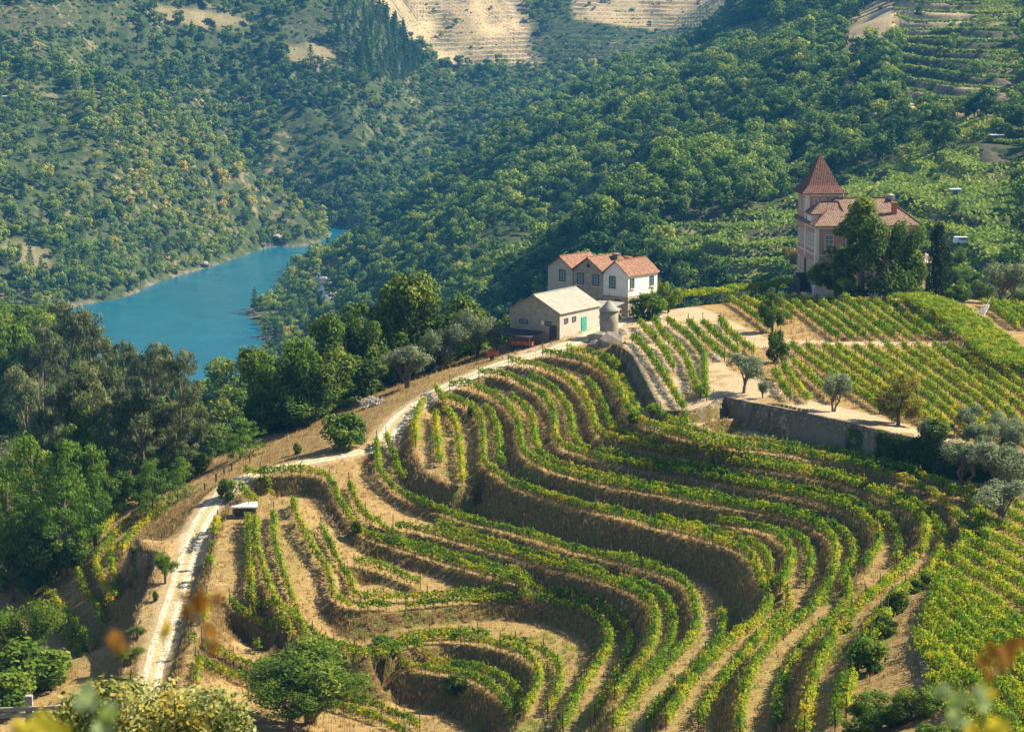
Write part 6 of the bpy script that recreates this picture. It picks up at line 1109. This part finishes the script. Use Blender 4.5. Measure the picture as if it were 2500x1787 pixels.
pergola([(1655,706,0),(1720,698,0),(1800,684,0),(1870,668,.1),(1918,662,.1)], 3.0, "long vine pergola behind the upper yard, bright green", tint=.44); pergola([(2215,715,.2),(2290,742,.2),(2350,775,.3),(2400,815,.3),(2440,850,.3),(2500,885,.3)], 5.5, "broad leafy pergola stepping down at the right edge", tint=.42, seed=12, dens=17)
pergola([(1790,664,.1),(1850,655,.1),(1905,652,.1)], 2.5, "short pergola piece behind the long one", seed=14, tint=.42)
for i in range(6): srow([(2395 + i * 26, 735 + i * 1), (2440 + i * 26, 772 + i), (2480 + i * 26, 806 + i)], .3, f"{ORD[i]} short vine row beyond the stair at the right edge", "short vine rows beyond the stair", gapn=0, posts=False)
# stair with rail at the right
x, y, z = at_z(2392, 775, .2); st = empty("garden_stair", (x, y, float(gz(x, y))), -.5); tag(st, "small concrete garden stair with a pale handrail", "stair"); mb = MB()
for k in range(9): mb.box((0, k * .32, .08 + k * .17), (1.0, .34, .2))
mb.build("steps", M_CONC, st); mb = MB(); mb.bar((.55, 0, 1.0), (.55, 2.9, 2.5), .03)
for k in range(4): mb.bar((.55, k * .9, k * .48), (.55, k * .9, 1.0 + k * .48), .03)
mb.build("handrail", M_TRIM, st)
# blue sheet, wood pile, stone shelter, marker posts
x, y, z = on_ground(1597, 778); r = np.random.default_rng(3); nx = 14; X, Y = np.meshgrid(np.linspace(-1.2, 1.2, nx), np.linspace(-.6, .6, 8)); Zs = .35 * np.exp(-(X ** 2 + Y ** 2)) + .12 * r.random(X.shape) + .08; i = np.arange(X.size).reshape(X.shape); F = np.stack([i[:-1, :-1], i[:-1, 1:], i[1:, 1:], i[1:, :-1]], -1).reshape(-1, 4)
o = link("plastic_sheet", mesh_from("plastic_sheet", np.stack([X, Y, Zs], -1).reshape(-1, 3), F, [M_BLUE, M_WPLAST], mi=(r.random(len(F)) < .3).astype(int)), None, (x, y, z)); tag(o, "crumpled blue and white plastic sheet beside the farmhouse bush", "plastic sheet")
x, y, z = on_ground(912, 992); o = empty("wood_pile", (x, y, z)); tag(o, "heap of bleached grey branches on the tan slope", "wood pile"); mb = MB(); r = np.random.default_rng(8); M_DEAD = mat_simple("bleached_wood", (.46, .42, .38), .9, .4, 6)
for k in range(75):
    a = r.random() * 6.28; e2 = r.uniform(-.2, 1.0); c = r.normal(size=3) * [.75, .55, .25] + [0, 0, .55]; L_ = r.uniform(.5, 1.3); d = np.array([math.cos(a) * math.cos(e2), math.sin(a) * math.cos(e2), math.sin(e2)]) * L_; mb.tube([tuple(c - d * .6), tuple(c + r.normal(size=3) * .12), tuple(c + d * .6)], [.055, .045, .015], 5)
mb.build("branches", M_DEAD, o)
x, y, z = on_ground(597, 1262); o = empty("stone_shelter", (x, y, z), .12); tag(o, "low stone shelter with a pale slab roof by the first bend", "shelter"); mb = MB(); mb.box((0, .9, .45), (2.4, .3, 1.4)); mb.box((-1.2, .3, .45), (.3, 1.5, 1.4)); mb.box((1.1, .35, .45), (.3, 1.4, 1.4)); q = mb.build("wall", M_DSTONE, o); uv_planar(q); mb = MB()
mb.poly([(-1.6, -.5, 1.28), (1.5, -.75, 1.24), (1.45, 1.1, 1.5), (.2, .9, 1.46)]); mb.poly([(-1.6, -.5, 1.10), (.2, .9, 1.28), (1.45, 1.1, 1.32), (1.5, -.75, 1.06)]); mb.poly([(-1.6, -.5, 1.10), (1.5, -.75, 1.06), (1.5, -.75, 1.24), (-1.6, -.5, 1.28)]); mb.poly([(1.5, -.75, 1.06), (1.45, 1.1, 1.32), (1.45, 1.1, 1.5), (1.5, -.75, 1.24)]); mb.build("slab_roof", M_CONC, o)
for i, (u, v) in enumerate(((528,1176),(548,1160),(566,1150),(500,1200),(610,1130))):
    x, y, z = on_ground(u, v); o = link("marker_stone", POSTME, None, (x, y, z), i, (2.6, 2.0, .55)); o.data = POSTME; tag(o, f"{ORD[i]} short marker post on the verge above the road bend", "post", "short posts along the road bend")
# ------------------------------------------------------------------ fence and leafy bush near the viewer
x, y, z = at_y(72, 1745, 50.0); gzz = float(gz(x, y)); fe = empty("rail_fence", (x, y, gzz), .08); tag(fe, "wooden rail fence with a square post at the lower left corner", "fence"); M_FENCE = mat_simple("grey_fence_wood", (.36, .30, .25), .85, .3, 5); zt = at_y(72, 1697, 50.0)[2] - gzz
mb = MB(); mb.box((0, 0, zt / 2 - .3), (.15, .15, zt + .6)); mb.build("post", M_FENCE, fe); mb = MB(); mb.box((2.4, .1, zt / 2 - .6), (.15, .15, zt + .4)); mb.build("post", M_FENCE, fe)
for k, dz in enumerate((.20, .34)):
    mb = MB(); mb.bar((-3.0, -.09, zt - dz - .12), (2.4, -.09, zt - dz - .02), .05, .09); mb.build("rail", M_FENCE, fe)
M_YVINE = mat_leaf("pale_autumn_leaves", G((0, .4, .7, 1), (.05, .08, .015), (.17, .21, .05), (.46, .46, .17), (.50, .38, .06)), .45)
r = np.random.default_rng(21); n_ = 210; uu = r.uniform(95, 600, n_); top = np.interp(uu, [95, 200, 330, 450, 560, 600], [1745, 1690, 1655, 1668, 1705, 1760]); vv = top + 22 + r.random(n_) ** 1.2 * (1850 - top); C = at_y(uu, vv, 50.0 + r.uniform(-2.2, 2.2, n_)); c0 = np.array([C[:, 0].mean(), 50, gz(C[:, 0].mean(), 50.0)]); C = C - c0
o = empty("wild_vine_bush", c0); tag(o, "tangle of pale yellow-green vine leaves at the bottom left", "bush"); link("foliage", crown_mesh("foliage", C, .30 + .2 * r.random(n_), 70, .105, M_YVINE, r, asp=.95, tint0=.48, tint_sc=.5, shell=.3), o); mb = MB()
for k in range(16): c = C[r.integers(n_)]; mb.tube([(c[0] * .8, r.normal() * .4, -1.0), (c[0] * .9, c[1] * .6, c[2] * .6), tuple(c + [0, 0, .3])], [.04, .03, .01], 5)
mb.build("stems", M_BARK, o)
# out-of-focus twigs just in front of the viewer
M_OR = mat_leaf("rust_brown_leaf", [(0, (.18, .07, .012)), (1, (.36, .17, .025))], .5); M_YL = mat_leaf("yellow_leaf", [(0, (.55, .38, .02)), (1, (.75, .60, .05))], .55); M_PG = mat_leaf("pale_green_leaf", [(0, (.25, .34, .06)), (1, (.50, .60, .28))], .5)
def twig(u, v, y, spots, mat, label, down=(40, 260)):
    """a leafy twig; spots: (du, dv, leaf size in photo px)"""
    c0 = at_y(u, v, y); o = empty("leafy_twig", c0); tag(o, label, "twig", "blurred leafy twigs close to the viewer"); mb = MB(); e2 = at_y(u + down[0], v + down[1] + 400, y + .1) - c0; pts = [tuple(e2)]
    for k, (du, dv, s) in enumerate(spots):
        p = at_y(u + du, v + dv, y + .04 * ((k * 7) % 5 - 2)) - c0; pts.append(tuple(p)); sz = 1.5 * s * y / FPX; rr_ = np.random.default_rng(int(u + k * 31)); nrm = np.array([rr_.normal() * .4, -1, .4 + rr_.normal() * .3]); ax = unit(1, rr_)[0]; a = ax - nrm * (ax @ nrm) / (nrm @ nrm); a /= np.linalg.norm(a); b = np.cross(nrm / np.linalg.norm(nrm), a); L_ = []
        for t in np.linspace(0, 2 * math.pi, 14, endpoint=False): rad = sz * .5 * (.78 + .22 * math.cos(5 * t)); L_.append(tuple(p + a * rad * math.cos(t) * 1.15 + b * rad * math.sin(t) * .9 + np.array([0, 1, 0]) * sz * .08 * math.cos(2 * t)))
        lm = MB(); [lm.poly([tuple(p), L_[q], L_[(q + 1) % 14]]) for q in range(14)]; lo = lm.build("leaf", mat, o)
        at_ = lo.data.attributes.new("tint", 'FLOAT', 'POINT'); at_.data.foreach_set("value", np.full(len(lo.data.vertices), float(rr_.random()), np.float32))
    mb.tube(pts[:2] + [tuple(np.array(q)) for q in pts[2:]], .0004 * y, 5); mb.build("stem", M_BARK, o)
twig(490, 1470, 4.0, [(0, 0, 46), (-30, 22, 34), (40, -8, 34), (20, 70, 40), (-45, -15, 26), (30, 110, 30)], M_OR, "blurred rust-brown leaves over the middle terraces"); twig(2460, 1600, 4.0, [(0, 0, 50), (-35, -10, 40), (-60, 15, 34), (20, -30, 40), (-20, 30, 30), (-45, 50, 26)], M_OR, "blurred rust-brown leaves at the right edge")
twig(110, 1770, 3.5, [(0, 0, 60), (-25, 10, 50), (40, 20, 46), (-60, 8, 40)], M_YL, "blurred yellow leaves at the bottom left corner"); twig(210, 1690, 4.0, [(0, 0, 44), (18, 28, 40), (-16, 30, 30)], M_PG, "blurred bright green leaf above the yellow ones"); twig(262, 1755, 4.0, [(0, 0, 46), (-14, 24, 40), (10, -30, 28)], M_PG, "blurred pale green leaf in front of the vine tangle")
twig(2340, 1710, 3.6, [(0, 0, 42), (-40, -25, 36), (48, -20, 34), (60, 8, 32), (-12, 40, 36), (12, 52, 26)], M_PG, "blurred pale green leaves near the bottom right corner"); twig(2395, 1680, 3.8, [(0, 0, 30), (25, 14, 26), (-20, 110, 60), (40, 95, 50)], M_YL, "blurred yellow leaves near the bottom right corner"); twig(280, 1560, 4.2, [(0, 0, 36), (14, 22, 30)], M_OR, "faint blurred brown leaf over the lower road"); twig(402, 1545, 4.2, [(0, 0, 26), (6, -18, 24)], M_YL, "faint blurred yellow leaf over the shaded road")
# ------------------------------------------------------------------ weeds and dry grass on the banks
r = np.random.default_rng(55)
def tufts(name, n, cond, hgt, mat, tint0, label, blades=7):
    xs_, ys_ = r.uniform(-45, 62, n), r.uniform(160, 345, n); i = ((xs_ - GX0) / GS).astype(int); j = ((ys_ - GY0) / GS).astype(int); k = r.random(n) < cond[j, i]; xs_, ys_ = xs_[k], ys_[k]; zs = sample(HN, xs_, ys_); uu, vv = proj(np.stack([xs_, ys_, zs], -1)); k = (uu > -150) & (uu < 2650) & (vv < 1850); xs_, ys_, zs = xs_[k], ys_[k], zs[k]; n = len(xs_)
    b = np.repeat(np.arange(n), blades); h = hgt * (.5 + .8 * r.random(len(b))); a = r.random(len(b)) * 6.28; lean = .35 * r.random(len(b)); B0 = np.c_[xs_[b] + .14 * r.normal(size=len(b)), ys_[b] + .14 * r.normal(size=len(b)), zs[b] - .03]; T_ = B0 + np.c_[np.cos(a) * lean * h, np.sin(a) * lean * h, h]; ww = .022 + .02 * r.random(len(b)); s = np.c_[-np.sin(a) * ww, np.cos(a) * ww, np.zeros(len(b))]
    V = np.stack([B0 - s, B0 + s, T_ * .75 + B0 * .25 + s * .8, T_], 1).reshape(-1, 3); o = link(name, mesh_from(name, V, np.arange(len(V)).reshape(-1, 4), [mat], attrs=dict(tint=np.repeat(np.clip(tint0 + .15 * r.normal(size=len(b)), 0, 1), 4)))); o['kind'] = 'stuff'; o['label'] = label; print(name, n)
M_DRYG = mat_leaf("dry_grass_blades", [(0, (.20, .13, .05)), (.5, (.42, .29, .11)), (1, (.62, .47, .22))], .3)
free = (RD > 2.0) & (~yard) & (~concrete); tufts("dry_grass", 170000, (.10 + .75 * BANK) * free * (DL < 14) * (~PLAT) + .10 * PLAT * free, .40, M_DRYG, .42, "dry golden grass tufts on the terraces and banks"); tufts("green_weeds", 50000, np.clip(WEED - .55, 0, 1) * 1.0 * free, .45, ML['vine'], .42, "green weeds on the banks and terrace corners")

# the slopes that fall away behind the brow are wooded: each tree stands on its own
r = np.random.default_rng(606); pts_ = []; cn = {}
for yy_ in np.arange(215, 414, 7.6):
    for xx_ in np.arange(-96, 92, 7.6):
        x_, y_ = xx_ + r.uniform(-3, 3), yy_ + r.uniform(-3, 3); z_ = float(gz(x_, y_)); uu, vv = proj(np.array([x_, y_, z_]))
        if x_ < 8: ok = (z_ < -12.5 and y_ > 288 and x_ > -46) or (z_ < -24.5 and x_ < -42 and uu < 330 and y_ > 236 and not (40 < uu < 330 and 1380 < vv < 1700))
        else: ok = y_ > 352 and z_ < -7 and x_ < 85
        if x_ < 8 and 430 < uu < 1140 and vv > grove_v(uu) - 4: ok = False
        front = uu < 480 and y_ < 335
        if ok and uu > -120 and r.random() < (.35 if front else .93): pts_.append((float(uu), x_, y_, z_, float(vv)))
for (uu, x_, y_, z_, vv) in sorted(pts_):
    k = 'euc' if (uu < 460 and y_ > 320 and r.random() < .55) else ('pine' if uu < 300 and r.random() < .2 else ('green' if r.random() < .22 else 'oak')); W_ = {'euc': 8.5, 'pine': 6.0}.get(k, 8.0) * r.uniform(.85, 1.2); H_ = {'euc': 14.0, 'pine': 11.0}.get(k, 8.2 if uu > 480 else 9.5) * r.uniform(.85, 1.15)
    if x_ > 8: W_ *= .8; H_ *= .62
    if uu < 480 and y_ < 335 and k in ('oak', 'green'): W_ *= .62; H_ *= .45
    zone = "behind the plateau edge" if x_ > 8 else (("on the slope behind the dark grove" if uu > 480 else "in the left valley wood") + (", front ranks" if y_ < 335 else (", middle ranks" if y_ < 375 else ", back ranks"))); cn[(k, zone)] = c = cn.get((k, zone), 0) + 1; nm = {'euc': 'brownish eucalyptus', 'pine': 'pine', 'green': 'lighter green tree', 'oak': 'dark green tree'}[k]
    tree_at(k, x_, y_, z_ - .2, W_, H_, f"{ORD[min(c, 30) - 1]} {nm} from the left {zone}", "trees " + zone.split(",")[0])
print("slope trees", len(pts_))
# ------------------------------------------------------------------ the air of the valley
m, n, out = newmat("valley_haze"); pv_ = N(n, "ShaderNodeVolumePrincipled"); pv_.inputs["Color"].default_value = (.10, .46, 1.0, 1); pv_.inputs["Density"].default_value = .000075; pv_.inputs["Anisotropy"].default_value = .1
n.links.new(pv_.outputs[0], out.inputs["Volume"]); zmax = float(max(FH.max(), HC)) + 12.0
mb = MB(); mb.box((0, 1640, (zmax - 170) / 2), (2300, 3480, zmax + 170)); HZ = mb.build("haze", m); HZ['kind'] = 'stuff'; HZ['label'] = "thin blue haze filling the valley"
